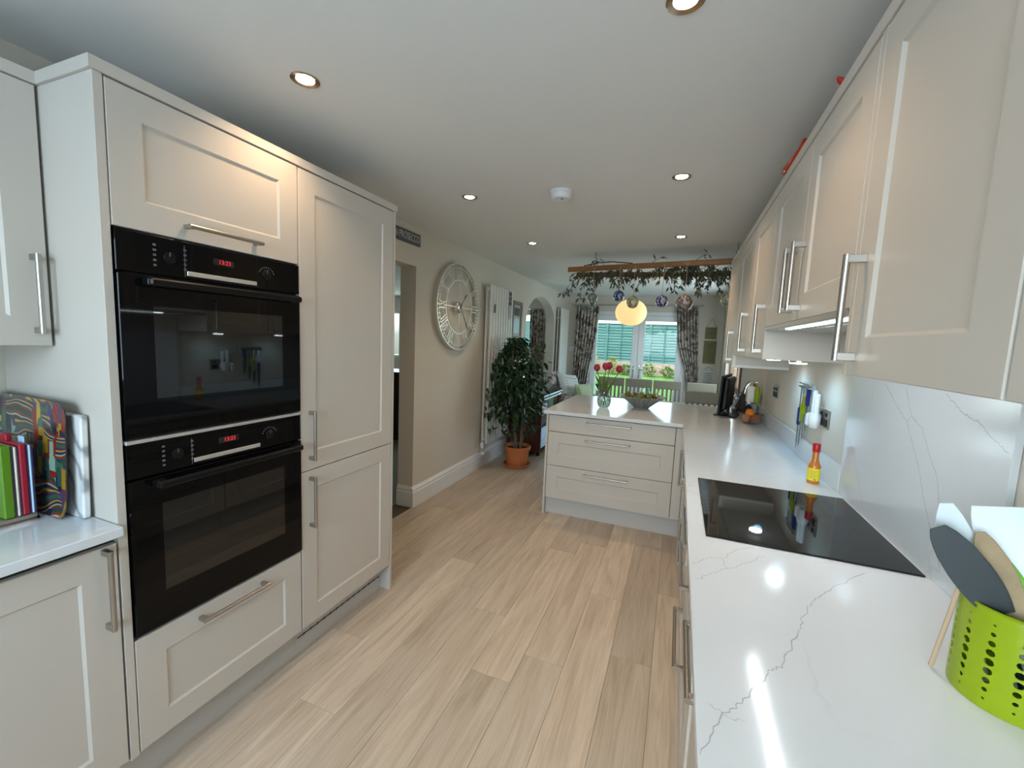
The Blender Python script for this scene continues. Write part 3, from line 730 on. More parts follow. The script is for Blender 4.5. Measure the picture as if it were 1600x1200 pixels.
upper('wall_cabinet', .121, .618, 1.416, 'pale grey wall cabinet over the lime utensil pot', [(.123, .616, .165, 1.447, 1.657)])
upper('wall_cabinet', .6185, 1.112, 1.416, 'pale grey wall cabinet with a bar handle beside the hob canopy', [(.621, 1.088, 1.052, 1.445, 1.657)], (1.090, 1.112))
hd = upper('hood_cabinet', 1.1125, 2.062, 1.556, 'shorter pale grey wall cabinet with lit extractor slot over the hob', [(1.115, 1.576, 1.535, 1.584, 1.79), (1.579, 2.060, 1.636, 1.584, 1.79)])
upper('wall_cabinet', 2.0635, 2.560, 1.42, 'pale grey wall cabinet just past the extractor cabinet, above the knife rack', [(2.084, 2.557, 2.118, 1.447, 1.655)], (2.0635, 2.082))
upper('wall_cabinet', 2.561, 3.135, 1.42, 'pale grey wall cabinet with bar handle second past the extractor cabinet', [(2.563, 3.132, 2.612, 1.447, 1.655)])
dcab = upper('wall_cabinet', 3.136, 3.76, 1.352, 'deeper pale grey wall cabinet at the dining end of the run', [(3.14, 3.742, 3.205, 1.38, 1.575)], (3.743, 3.76))
MB().box(XU+.002, XR-.004, 3.1365, 3.155, 1.338, 1.42, .001).obj('light_pelmet', WHITEWALL, dcab)
# extractor canopy under the hood cabinet: dark underside, steel lip and LED strip
MB().box(XU+.004, XR-.02, 1.118, 2.058, 1.540, 1.5558, .001).obj('canopy_body', simple('canopy_grey', (.50, .49, .46), .35, .3), hd)
MB().box(XU-.003, XU+.018, 1.118, 2.058, 1.5415, 1.5552, .001).obj('canopy_lip', STEEL, hd)
MB().box(XU+.022, XU+.036, 1.16, 1.80, 1.5365, 1.5405, .001).obj('led_strip', LEDE, hd)
MB().box(XU+.09, XR-.08, 1.2, 1.98, 1.5385, 1.5402).obj('filter_mesh', STEEL, hd)
def area_light(name, loc, rot, sx, sy, e, col):
    l = bpy.data.lights.new(name, 'AREA'); l.shape = 'RECTANGLE'; l.size = sx; l.size_y = sy; l.energy = e; l.color = col
    o = bpy.data.objects.new(name, l); COL.objects.link(o); o.location = loc; o.rotation_euler = rot; return o
def spot(name, loc, d, e, col, ang, blend=.6, rad=.02):
    l = bpy.data.lights.new(name, 'SPOT'); l.energy = e; l.color = col; l.spot_size = R(ang); l.spot_blend = blend; l.shadow_soft_size = rad
    o = bpy.data.objects.new(name, l); COL.objects.link(o); o.location = loc; o.rotation_euler = Vector(d).to_track_quat('-Z', 'Y').to_euler(); return o
area_light('canopy_strip_light', (XU+.029, 1.48, 1.5355), (0, 0, 0), .012, .62, 1.2, (.95, .97, 1))
for k, y in enumerate((2.26, 2.80)):
    t = thing('under_cabinet_light', (.505, y, 1.405), ('round cool-white under-cabinet light above the knife rack and plug socket', 'round cool-white under-cabinet light above the far stretch of worktop')[k], 'light')
    MB().lathe([(0, 1.4195), (.036, 1.4195), (.036, 1.410), (.034, 1.4085)], 28, c=(.505, y, 0)).obj('housing', CHROME, t, smooth=True)
    MB().lathe([(.0335, 1.409), (.033, 1.404), (0, 1.403)], 28, c=(.505, y, 0)).obj('lens', LEDE, t, smooth=True)
    spot('under_cabinet_beam', (.515, y, 1.400), (.10, 0, -1), 3.6, (.28, .68, 1), 150, .9, .025)

# ceiling downlights
DL = [(-1.265, 1.17), (-.052, 1.21), (-1.266, 2.40), (-.056, 2.39), (-1.285, 3.65), (-.056, 3.655)]
DLL = ['lit round recessed downlight just in front of the oven tower', 'lit round recessed downlight beside the wall cabinets, across from the ovens', 'lit round recessed downlight between the smoke alarm and the doorway',
       'lit round recessed downlight between the smoke alarm and the wall cabinets', 'lit round recessed downlight over the walkway beside the clock wall', 'lit round recessed downlight above the peninsula, nearest the ladder']
first = None
for k, (x, y) in enumerate(DL):
    if first is None:
        t = thing('downlight', (0, 0, ZC), 'recessed round downlight with metal ring, lit, in the kitchen ceiling', 'light', 'kitchen ceiling downlights')
        MB().lathe([(.047, -.0005), (.047, -.003), (.043, -.005), (.030, -.0015), (.030, -.0004)], 40).obj('trim_ring', BRASS, t, smooth=True, local=True)
        MB().lathe([(.0298, -.0010), (.028, -.0022), (0, -.0026)], 32).obj('lamp', LAMPE, t, smooth=True, local=True)
        first = t
    else: t = copy_tree(first)
    t.location = (x, y, ZC); t['label'] = DLL[k]
    spot('downlight_beam', (x, y, ZC-.012), (0, 0, -1), 14.5, (1, .68, .40), 125, .75, .03)
sa = thing('smoke_alarm', (-.70, 2.445, ZC), 'round white smoke alarm on the ceiling', 'smoke alarm')
MB().lathe([(.066, -.0005), (.066, -.012), (.060, -.016)], 36).obj('base_plate', WHITEPL, sa, smooth=True, local=True)
MB().lathe([(.059, -.012), (.058, -.034), (.050, -.044), (.020, -.047), (0, -.047)], 36).obj('cover', WHITEPL, sa, smooth=True, local=True)
MB().lathe([(.008, -.0468), (.007, -.050), (0, -.050)], 16, c=(.012, -.02, 0)).obj('test_button', simple('grey_button', (.25, .25, .25), .5), sa, smooth=True, local=True)

# ------------------------------------------------------------------ things on the left worktop
def rot_about(ax, ang, p):
    return Matrix.Translation(p) @ Matrix.Rotation(ang, 4, ax) @ Matrix.Translation(-Vector(p))
def rrect(w, h, r, n=6):
    out = []
    for cx, cz, a0 in ((w/2-r, h/2-r, 0), (-w/2+r, h/2-r, 90), (-w/2+r, -h/2+r, 180), (w/2-r, -h/2+r, 270)):
        for k in range(n+1): a = R(a0+90*k/n); out.append((cx+r*math.cos(a), cz+r*math.sin(a)))
    return out
# marble board leaning on the tower's side
mb = MB().box(-1.93, -1.548, .640, .658, ZT+.0015, ZT+.302, .004)
mtx = rot_about('X', R(-1.2), (0, .658, ZT)); mb.v = [mtx @ v for v in mb.v]
mb.obj('marble_board', MARBLE, loc=(-1.74, .641, ZT), label='grey-veined marble board leaning on the tower side behind the patterned tray', cat='board')
tr = thing('tray', (-1.80, .6, ZT), 'bright multicoloured patterned tray standing on edge against the marble board', 'tray')
tw, th_ = .45, .335; tm = rot_about('X', R(-2.4), (0, .618, ZT)); cx = -1.572-tw/2; cz = ZT+th_/2+.004
m = MB(); P0 = rrect(tw-.03, th_-.03, .035); P1 = rrect(tw, th_, .045)
def ring(P, y): return [(cx+a, y, cz+b) for a, b in P]
y_ = .619; rings = [ring(P0, y_), ring(P1, y_-.007), ring(rrect(tw+.003, th_+.003, .046), y_-.007), ring(rrect(tw-.026, th_-.026, .037), y_+.003)]
nn = len(P0); vs = [Vector(p) for r in rings for p in r]; fs = [list(range(nn))]
for k in range(3):
    for j in range(nn): fs.append([k*nn+j, k*nn+(j+1) % nn, (k+1)*nn+(j+1) % nn, (k+1)*nn+j])
fs.append([3*nn+j for j in range(nn)][::-1])
m.add([tm @ v for v in vs], fs); m.mi = [0]+[0]*nn+[1]*(2*nn)+[1]
m.obj('tray_body', [TRAYP, simple('tray_edge', (.07, .05, .05), .25)], tr)
# index chopping boards in a steel stand
st = thing('board_stand', (-1.78, .53, ZT), 'steel stand holding coloured chopping boards beside the patterned tray', 'stand')
sm = MB(); sm.prism([(a, b) for a, b in rrect(.27, .13, .03)], (0, 0, .004), (-1.785, .535, ZT+.0005), (1, 0, 0), (0, 1, 0)); sm.obj('base', CHROME, st)
sm = MB(); sm.box(-1.90, -1.672, .500, .595, ZT+.0047, ZT+.020, .003); sm.obj('slot_block', STEEL, st)
for k, (y0_, t_, mt, tt, nm) in enumerate(((.529, .021, GREENB, .205, 'green'), (.5545, .006, CREAMB, .200, 'cream'), (.5645, .014, REDB, .205, 'red'), (.5825, .006, BLUEB, .200, 'pale blue'))):
    c_ = thing('chopping_board', (-1.78, y0_, ZT+.0202), nm+' chopping board upright in the steel stand', 'chopping board', 'chopping boards in the stand')
    MB().box(-1.90, -1.668, y0_, y0_+t_, ZT+.0204, ZT+tt+.018, .003).obj('board', mt, c_)
    MB().box(-1.895, -1.670, y0_+t_+.0002, y0_+t_+.003, ZT+.022, ZT+tt+.014).obj('backing', PURPLEB, c_)
    MB().box(-1.86+k*.045, -1.83+k*.045, y0_+.001, y0_+t_-.001, ZT+tt+.0182, ZT+tt+.038, .002).obj('index_tab', mt, c_)

# ------------------------------------------------------------------ things on the long worktop
def bottle():
    t = thing('sauce_bottle', (.585, 2.155, ZT), 'small orange hot sauce bottle with yellow label and red cap by the hob', 'bottle')
    c_ = (.585, 2.155, ZT+.0005)
    MB().lathe([(0, 0), (.022, 0), (.0235, .003), (.0235, .070), (.022, .080), (.014, .098), (.0125, .108), (.0125, .140), (0, .140)], 28, c_).obj('bottle_body', SAUCE, t, smooth=True)
    MB().lathe([(.0145, .139), (.0150, .141), (.0148, .172), (.013, .175), (0, .175)], 24, c_).obj('cap', REDCAP, t, smooth=True)
    lb = MB().lathe([(.0236, .014), (.0240, .0142), (.0240, .068), (.0236, .0682)], 28, c_).obj('label', YLAB, t, smooth=True)
    lm = MB()
    for k in range(6): lm.box(-.012, .012-(k % 3)*.003, -.0246, -.0241, .058-k*.0065, .0595-k*.0065)
    lm.box(.002, .010, -.0246, -.0241, .017, .023)
    rz = Matrix.Translation(c_) @ Matrix.Rotation(R(-16), 4, 'Z'); lm.v = [rz @ v for v in lm.v]
    lm.obj('label_print', simple('label_ink', (.30, .20, .05), .6), lb)
bottle()
# lime utensil pot with real round holes
TC = Vector((.562, .925, ZT+.0005)); TR = .0755; THh = .165
pot = thing('utensil_pot', TC, 'lime green perforated metal pot of utensils on the worktop', 'pot')
def pot_mesh():
    m = MB(); NC, NR = 14, 9; ch = THh*.86/NR; zb = THh*.06
    def P(th, z): return (TC.x+TR*math.cos(th), TC.y+TR*math.sin(th), TC.z+z)
    dth = 2*PI/NC
    for i in range(NC):
        for j in range(NR):
            t0 = i*dth; z0 = zb+j*ch; cz_ = z0+ch/2+(0 if i % 2 else ch*.0); ct = t0+dth/2
            sz = .0014+.0050*math.sin(PI*(j+.5)/NR)**1.2
            out = [(t0, z0), (t0+dth/2, z0), (t0+dth, z0), (t0+dth, z0+ch/2), (t0+dth, z0+ch), (t0+dth/2, z0+ch), (t0, z0+ch), (t0, z0+ch/2)]
            inn = []
            for k in range(8):
                a = PI*1.25+k*PI/4; inn.append((ct+sz*math.cos(a)/TR, cz_+sz*math.sin(a)))
            vs = [P(*q) for q in out]+[P(*q) for q in inn]
            m.add(vs, [[k, (k+1) % 8, 8+(k+1) % 8, 8+k] for k in range(8)])
        t0 = i*dth; ts = (t0, t0+dth/2, t0+dth)
        for a, b in zip(ts, ts[1:]):
            m.add([P(a, 0), P(b, 0), P(b, zb), P(a, zb)], [(0, 1, 2, 3)]); zt_ = zb+NR*ch
            m.add([P(a, zt_), P(b, zt_), P(b, THh), P(a, THh)], [(0, 1, 2, 3)])
    return m
po = pot_mesh().obj('pot_wall', LIME, pot, recalc=False)
b = bmesh.new(); b.from_mesh(po.data); bmesh.ops.remove_doubles(b, verts=b.verts, dist=1e-5); bmesh.ops.recalc_face_normals(b, faces=b.faces); b.to_mesh(po.data); b.free()
po.data.polygons.foreach_set('use_smooth', [True]*len(po.data.polygons))
sd = po.modifiers.new('sheet', 'SOLIDIFY'); sd.thickness = .0014; sd.offset = -1
es = po.modifiers.new('crisp', 'EDGE_SPLIT'); es.split_angle = R(45)
MB().lathe([(0, .0), (TR-.0018, 0), (TR-.0018, .002), (0, .002)], 32, TC).obj('pot_floor', LIME, pot)
MB().lathe([(TR+.0015, THh-.001), (TR+.0025, THh+.001), (TR, THh+.003), (TR-.002, THh+.001)], 48, TC).obj('rim', LIME, pot, smooth=True)
def blade(m, base, tip, w0, w1, nrm, t, round_=.5, n=10, taper=None):
    """flat utensil head from base to tip"""
    base, tip, nrm = Vector(base), Vector(tip), Vector(nrm).normalized(); d = tip-base; L_ = d.length; d.normalize(); s = d.cross(nrm).normalized(); nrm = s.cross(d)
    ws = taper or [w0+(w1-w0)*k/n for k in range(n+1)]
    n = len(ws)-1; vs = []
    for k, w in enumerate(ws):
        p = base+d*L_*k/n
        for sg, tt in ((-1, -1), (1, -1), (1, 1), (-1, 1)): vs.append(p+s*sg*w/2+nrm*tt*t/2)
    fs = [[0, 1, 2, 3], [4*n+3, 4*n+2, 4*n+1, 4*n]]
    for k in range(n):
        for j in range(4): fs.append([4*k+j, 4*k+(j+1) % 4, 4*k+4+(j+1) % 4, 4*k+4+j])
    return m.add(vs, fs)
def utensil(name, label, foot, neck, tip, hm_, bm_, taper, nrm, t=.004, hr=.006, edge=None):
    u = thing(name, foot, label, 'utensil', 'utensils in the lime pot')
    MB().tube([foot, neck], hr, 10).obj('utensil_handle', hm_, u, smooth=True)
    m = MB(); blade(m, neck, tip, .02, .06, nrm, t, taper=taper); h_ = m.obj('utensil_head', bm_, u, smooth=False)
    bv = h_.modifiers.new('soft', 'BEVEL'); bv.width = .0012; bv.segments = 2
    return u
tz = TC.z+.006
cam_n = Vector((-.42, -.86, .30))
utensil('serving_spoon', 'dark grey oval-ended serving spoon in the lime pot', (.575, .905, tz), (.518, .896, 1.050), (.437, .924, 1.170), GREYN, GREYN, [.036, .045, .052, .056, .058, .058, .056, .053, .047, .038, .022], cam_n, .004)
utensil('wooden_spatula', 'worn wooden spatula in the lime pot', (.555, .935, tz), (.540, .895, 1.045), (.503, .945, 1.166), WOODSP, WOODSP, [.018, .026, .034, .040, .043, .043, .040, .034, .026, .012], cam_n, .006, .007)
u = utensil('spatula', 'narrow white spatula with green edge in the lime pot', (.545, .955, tz), (.506, .958, 1.06), (.468, .975, 1.200), WHITEPL, WHITEN, [.026, .038, .046, .049, .048, .044, .034, .018], cam_n, .003)
m = MB(); m.tube([(.519, .945, 1.058), (.488, .942, 1.075), (.468, .945, 1.10), (.455, .950, 1.135)], [.006, .006, .005, .004], 8); m.obj('green_edge', GREENP, u, smooth=True)
u = utensil('slice_spatula', 'broad white slice spatula with green neck in the lime pot', (.585, .950, tz), (.572, .945, 1.085), (.556, .988, 1.205), WHITEPL, WHITEN, [.050, .075, .092, .098, .098, .098, .095, .088], cam_n, .003)
m = MB(); m.tube([(.515, .962, 1.150), (.525, .955, 1.135), (.545, .948, 1.115), (.565, .942, 1.085)], [.004, .007, .008, .009], 8); m.obj('green_neck', GREENP, u, smooth=True)
m = MB(); m.tube([(.610, .948, 1.10), (.612, .955, 1.14), (.608, .965, 1.17)], [.008, .008, .005], 8); m.obj('green_edge', GREENP, u, smooth=True)
utensil('masher', 'dark steel utensil at the wall side of the lime pot', (.60, .935, tz), (.607, .905, 1.06), (.612, .93, 1.13), DARKSTEEL, DARKSTEEL, [.02, .03, .034, .03], cam_n, .004)
MB().tube([(.474, .960, ZT+.0045), (.4865, .932, 1.105)], .0036, 8).obj('skewer', SKEW, loc=(.474, .960, ZT), label='thin wooden skewer leaning against the lime pot', cat='skewer', smooth=True)

# fluted bowl with green fruit on the peninsula
BX, BY = -.281, 3.965
bw = thing('fluted_bowl', (BX, BY, ZT), 'wide fluted smoky bowl of green fruit on the peninsula', 'bowl')
MB().lathe([(0, .001), (.062, .001), (.066, .006), (.11, .045), (.165, .085), (.203, .108), (.201, .112), (.162, .092), (.105, .052), (.055, .014), (0, .012)], 96, (BX, BY, ZT), flute=(24, .032)).obj('bowl_body', FLUTE, bw, smooth=True)
rn = random.Random(3)
for k, (x, y, z, a, b_) in enumerate([(-.09, -.03, .082, 20, 75), (-.02, -.06, .080, 100, 70), (.06, -.03, .082, 200, 80), (-.05, .06, .085, -40, 60), (.04, .05, .088, 60, 70), (.0, .0, .098, 150, 80), (.105, .02, .092, 10, 85), (-.125, .015, .098, 190, 80)]):
    mt = Matrix.Translation((BX+x, BY+y, ZT+z+.018)) @ Euler((R(b_), 0, R(a))).to_matrix().to_4x4()
    m = MB(); m.lathe([(0, -.034), (.016, -.032), (.027, -.020), (.029, -.006), (.022, .014), (.014, .030), (.010, .042), (0, .046)], 16); m.v = [mt @ v for v in m.v]
    f = thing('green_fruit', mt.translation, 'olive green pointed fruit lying in the fluted bowl', 'fruit', 'green fruit in the fluted bowl')
    m.obj('fruit_body', FRUITG, f, smooth=True)
    s_ = MB().tube([(0, 0, .044), (.003, 0, .058)], .002, 6); s_.v = [mt @ v for v in s_.v]; s_.obj('stalk', TWIG, f)
# vase with tulips
VX, VY = -.583, 3.745
vs_ = thing('glass_vase', (VX, VY, ZT), 'clear glass vase of water holding red tulips', 'vase')
MB().lathe([(0, .001), (.038, .001), (.052, .020), (.062, .055), (.058, .090), (.044, .125), (.040, .150), (.049, .180), (.0470, .181), (.0375, .150), (.0415, .125), (.055, .090), (.059, .055), (.049, .022), (.035, .007), (0, .006)], 32, (VX, VY, ZT)).obj('vase_glass', CLEAR, vs_, smooth=True)
MB().lathe([(0, .0075), (.034, .0075), (.048, .022), (.058, .055), (.0555, .085), (0, .085)], 32, (VX, VY, ZT)).obj('water', WATER, vs_, smooth=True)
tips = [(-.66, 3.735, 1.240), (-.583, 3.72, 1.258), (-.556, 3.76, 1.262), (-.468, 3.74, 1.238)]
for k, (x, y, z) in enumerate(tips):
    t = thing('tulip', (VX, VY, ZT+.02), 'red tulip standing in the glass vase', 'flower', 'tulips in the vase')
    sx = VX+(x-VX)*.22; a = (VX-(x-VX)*.25, VY-(y-VY)*.2, ZT+.022)
    MB().tube([a, ((a[0]+sx)/2, VY, ZT+.10), (VX+(x-VX)*.38, VY+(y-VY)*.4, ZT+.19), (VX+(x-VX)*.72, VY+(y-VY)*.75, ZT+.27), (x, y, z-.022)], .0035, 7).obj('stem', GREENST, t, smooth=True)
    hd_ = thing('flower_head', (x-VX, y-VY, z-.022-ZT-.02), None, None); hd_.parent = t
    for q in range(6):
        pm_ = MB(); a0 = q*PI/3+.3; rr = .0265 if q % 2 else .024; vs2 = []; nU, nV = 6, 4
        for i in range(nU+1):
            s_ = i/nU; hz_ = .066*s_; rad = rr*math.sin(PI*(.12+.70*s_))/math.sin(PI*.5)*1.12; ww = .62*math.sin(PI*min(.97, .10+.80*s_))
            for j in range(nV+1):
                aa = a0+(j/nV-.5)*2*ww; vs2.append((x+rad*math.cos(aa), y+rad*math.sin(aa), z-.03+hz_))
        pm_.add(vs2, [[i*(nV+1)+j, i*(nV+1)+j+1, (i+1)*(nV+1)+j+1, (i+1)*(nV+1)+j] for i in range(nU) for j in range(nV)])
        o = pm_.obj('petal', TULIP, hd_, smooth=True); o.modifiers.new('thick', 'SOLIDIFY').thickness = .0012
    for q in range(2):
        a0 = rn.uniform(0, 6.28); dx, dy = math.cos(a0), math.sin(a0); L_ = rn.uniform(.15, .21); base = Vector((VX+dx*.02, VY+dy*.02, ZT+.13)); d = Vector(((x-VX)*.5+dx*.05, dy*.05, .16)).normalized(); sd_ = d.cross(Vector((dx, dy, .1))).normalized(); lm = MB(); vv = []
        for i in range(7):
            s_ = i/6; p = base+d*L_*s_+Vector((dx, dy, -.3))*.03*s_*s_; w = .013*math.sin(PI*(.08+.9*s_)); vv += [p+sd_*w, p-sd_*w]
        lm.add(vv, [[2*i, 2*i+1, 2*i+3, 2*i+2] for i in range(6)]); o = lm.obj('leaf', GREENST, t, smooth=True); o.modifiers.new('thick', 'SOLIDIFY').thickness = .001
# flat screen, seen nearly edge-on
mo = thing('flat_screen', (.42, 4.02, ZT), 'black flat screen on a stand, seen edge-on at the end of the worktop', 'screen')
mm = rot_about('Z', R(0), (.42, 4.02, ZT))
ang = R(-13); mrot = Matrix.Translation((.415, 4.03, ZT)) @ Matrix.Rotation(ang, 4, 'Z')
def mo_part(name, bx, mat, c_=.004, tilt=0):
    m = MB().box(*bx, c_); m.v = [mrot @ (Matrix.Translation((0, 0, .18)) @ Matrix.Rotation(R(tilt), 4, 'Y') @ Matrix.Translation((0, 0, -.18)) @ v) for v in m.v]; return m.obj(name, mat, mo)
mo_part('bezel', (-.030, -.014, -.25, .25, .022, .345), BLACKPL, .003, 2)
mo_part('panel', (-.0315, -.0302, -.24, .24, .034, .335), OVENGLASS, 0, 2)
mo_part('back_shell', (-.0138, .028, -.20, .20, .06, .325), BLACKPL, .012, 2)
mo_part('stand_neck', (.0, .022, -.035, .035, .012, .12), BLACKPL, .004)
mo_part('stand_base', (-.08, .10, -.13, .13, .001, .012), BLACKPL, .004)
MB().tube([(.455, 4.00, 1.05), (.50, 3.98, 1.07), (.515, 3.99, 1.0), (.49, 4.0, .93), (.46, 4.02, .905)], .004, 7).obj('power_cable', BLACKPL, mo, smooth=True)
# glass bowl of oranges
OX, OY = .550, 3.66
ob = thing('glass_bowl', (OX, OY, ZT), 'frosted glass bowl of oranges near the worktop corner', 'bowl')
MB().lathe([(0, .001), (.040, .001), (.062, .018), (.080, .050), (.086, .078), (.084, .079), (.077, .050), (.059, .021), (.038, .006), (0, .006)], 40, (OX, OY, ZT)).obj('bowl_glass', BOWLG, ob, smooth=True)
for k, (x, y, z) in enumerate([(-.034, -.012, .043), (.028, -.028, .043), (.012, .034, .043), (-.01, -.004, .084)]):
    o = thing('orange', (OX+x, OY+y, ZT+z), 'orange in the frosted glass bowl', 'fruit', 'oranges in the glass bowl')
    MB().lathe([(0, -.031), (.014, -.029), (.027, -.017), (.032, 0), (.027, .017), (.014, .029), (.004, .030), (0, .029)], 20, (OX+x, OY+y, ZT+z)).obj('peel', ORANGE, o, smooth=True)
    MB().lathe([(.003, .0298), (0, .0312)], 8, (OX+x, OY+y, ZT+z)).obj('stalk_end', GREENST, o)
# clutter past the bowl
kb = thing('knife_block', (.545, 4.33, ZT), 'dark knife block of angled handles behind the glass bowl', 'knife block')
mt = Matrix.Translation((.545, 4.33, ZT+.003)) @ Matrix.Rotation(R(20), 4, 'Y')
m = MB().box(-.05, .05, -.06, .06, .018, .17, .006, mt); m.obj('block', DKBROWN, kb)
MB().box(.49, .62, 4.27, 4.39, ZT+.0005, ZT+.016, .003).obj('foot', DKBROWN, kb)
for k, (a, b_) in enumerate([(-.03, -.035), (-.03, .0), (-.03, .035), (.015, -.02), (.015, .02)]):
    m = MB().box(a-.009, a+.009, b_-.007, b_+.007, .17, .26+.02*(k % 2), .003, mt); m.obj('knife_handle', BROWNW if k % 2 else BLACKPL, kb)
pb = thing('pump_bottle', (.548, 3.80, ZT), 'dark pump bottle standing behind the oranges', 'bottle')
MB().lathe([(0, .001), (.026, .001), (.028, .01), (.028, .10), (.020, .118), (.010, .124), (.010, .135), (0, .135)], 24, (.548, 3.80, ZT)).obj('bottle_body', simple('navy_bottle', (.015, .02, .04), .25), pb, smooth=True)
MB().lathe([(.011, .135), (.012, .15), (.005, .153), (.005, .175), (0, .175)], 16, (.548, 3.80, ZT)).obj('pump', WHITEPL, pb, smooth=True)
wj = thing('water_filter', (.60, 3.95, ZT), 'white dispenser with lime green side and curved chrome spout near the socket', 'dispenser')
MB().box(.545, .600, 3.91, 4.0, ZT+.13, ZT+.27, .01).obj('body', WHITEPL, wj); MB().box(.6005, .635, 3.91, 4.0, ZT+.13, ZT+.265, .008).obj('side', LIME, wj)
MB().box(.55, .63, 3.925, 3.985, ZT+.001, ZT+.1295, .01).obj('pedestal', simple('grey_plastic', (.3, .3, .3), .4), wj)
MB().tube([(.53, 3.95, ZT+.20), (.54, 3.95, ZT+.26), (.565, 3.95, ZT+.295), (.60, 3.95, ZT+.305), (.622, 3.95, ZT+.300), (.622, 3.95, ZT+.272)], .009, 10).obj('spout', CHROME, wj, smooth=True)
# sockets and things on the right wall
def socket(y, z, label, w=.146, h=.086):
    s_ = thing('wall_socket', (XR, y, z), label, 'socket')
    MB().box(XR-.007, XR-.0005, y-w/2, y+w/2, z-h/2, z+h/2, .002).obj('face_plate', STEEL, s_)
    for sy in (-.036, .036):
        MB().box(XR-.009, XR-.0065, y+sy-.022, y+sy+.022, z-.036, z-.002, .001).obj('outlet', BLACKPL, s_); MB().box(XR-.011, XR-.0065, y+sy-.008, y+sy+.008, z+.012, z+.028, .001).obj('rocker', BLACKPL, s_)
socket(2.36, 1.155, 'steel double wall socket with a white plug-in device, right of the knives'); socket(3.445, 1.172, 'steel double wall socket beyond the lit stretch of wall')
pd = thing('plug_in_device', (XR-.04, 2.375, 1.14), 'white plug-in device with two upright prongs on the wall socket', 'device')
MB().lathe([(0, -.036), (.022, -.034), (.034, -.02), (.036, 0), (.036, .022), (.026, .04), (0, .042)], 28, mtx=Matrix.Translation((XR-.036, 2.385, 1.135)) @ Matrix.Rotation(R(90), 4, 'Z'), sy=.68).obj('device_body', WHITEPL, pd, smooth=True)
for dy in (-.022, .020): MB().box(XR-.046, XR-.026, 2.39+dy-.012, 2.39+dy+.012, 1.16, 1.272+dy*.3, .006).obj('prong', WHITEPL, pd)
MB().box(XR-.058, XR-.013, 2.425, 2.455, 1.10, 1.165, .008).obj('side_grip', WHITEPL, pd)
kr = thing('knife_rack', (XR-.012, 2.66, 1.27), 'pale plastic and chrome rack holding coloured-handle knives on the wall', 'rack')
MB().box(XR-.016, XR-.001, 2.535, 2.735, 1.235, 1.295, .004).obj('rack_body', ACRYL, kr)
MB().box(XR-.034, XR-.0165, 2.54, 2.73, 1.27, 1.278, .001).obj('rail', CHROME, kr); MB().box(XR-.034, XR-.0165, 2.54, 2.73, 1.288, 1.294, .001).obj('rail', CHROME, kr)
for k, (y, z, cm, nm) in enumerate([(2.57, 1.225, BLUEP, 'blue'), (2.615, 1.175, LIME, 'lime'), (2.655, 1.130, LIME, 'lime'), (2.70, 1.105, BLUEP, 'blue')]):
    kn = thing('kitchen_knife', (XR-.024, y, z), nm+'-handled knife hanging in the wall rack, '+('nearest the plug-in device', 'second from the plug-in device', 'third from the plug-in device', 'farthest from the plug-in device')[k], 'knife', 'knives in the wall rack')
    MB().box(XR-.033, XR-.018, y-.012, y+.012, z-.045, z+.055, .005).obj('knife_handle', cm, kn)
    m = MB(); blade(m, (XR-.0255, y, z-.045), (XR-.0255, y-.004, z-.045-.125), .02, .02, (1, 0, 0), .002, taper=[.024, .025, .024, .022, .018, .010, .002]); m.obj('knife_blade', simple('knife_blade_steel', (.10, .14, .14), .25, .7) if k == 0 else MATS['knife_blade_steel'], kn)
    if k: MB().tube([(XR-.0255, y, z+.05), (XR-.0255, y, 1.268)], .0035, 6).obj('hang_loop', CHROME, kn)
# red ornaments on top of the wall cabinets
ro = thing('red_ornament', (.385, 1.98, 2.1335), 'glossy red curved ornament lying on top of the wall cabinets', 'ornament')
MB().tube([(.345, 2.10, 2.19), (.35, 2.05, 2.185), (.365, 2.0, 2.195), (.375, 1.95, 2.215), (.375, 1.915, 2.235)], [.010, .019, .022, .018, .012], 12).obj('body', REDGL, ro, smooth=True)
MB().tube([(.375, 1.99, 2.20), (.38, 1.95, 2.17), (.385, 1.93, 2.134)], [.014, .014, .016], 10).obj('foot', REDGL, ro, smooth=True)
MB().tube([(.355, 2.03, 2.19), (.36, 2.04, 2.16), (.365, 2.05, 2.134)], [.012, .011, .014], 10).obj('foot', REDGL, ro, smooth=True)
MB().tube([(.375, 1.95, 2.215), (.36, 1.90, 2.20), (.37, 1.87, 2.215)], [.012, .010, .003], 10).obj('tail', REDGL, ro, smooth=True)
ro2 = thing('red_ornament', (.38, 1.47, 2.1335), 'second red ornament, mostly hidden behind the cornice above the extractor', 'ornament')
MB().lathe([(0, 0), (.03, 0), (.034, .02), (.025, .045), (.012, .058), (.010, .066), (0, .07)], 20, (.385, 1.47, 2.134)).obj('body', REDGL, ro2, smooth=True)
MB().tube([(.375, 1.47, 2.185), (.350, 1.465, 2.200), (.343, 1.46, 2.206)], [.010, .008, .003], 8).obj('beak', REDGL, ro2, smooth=True)

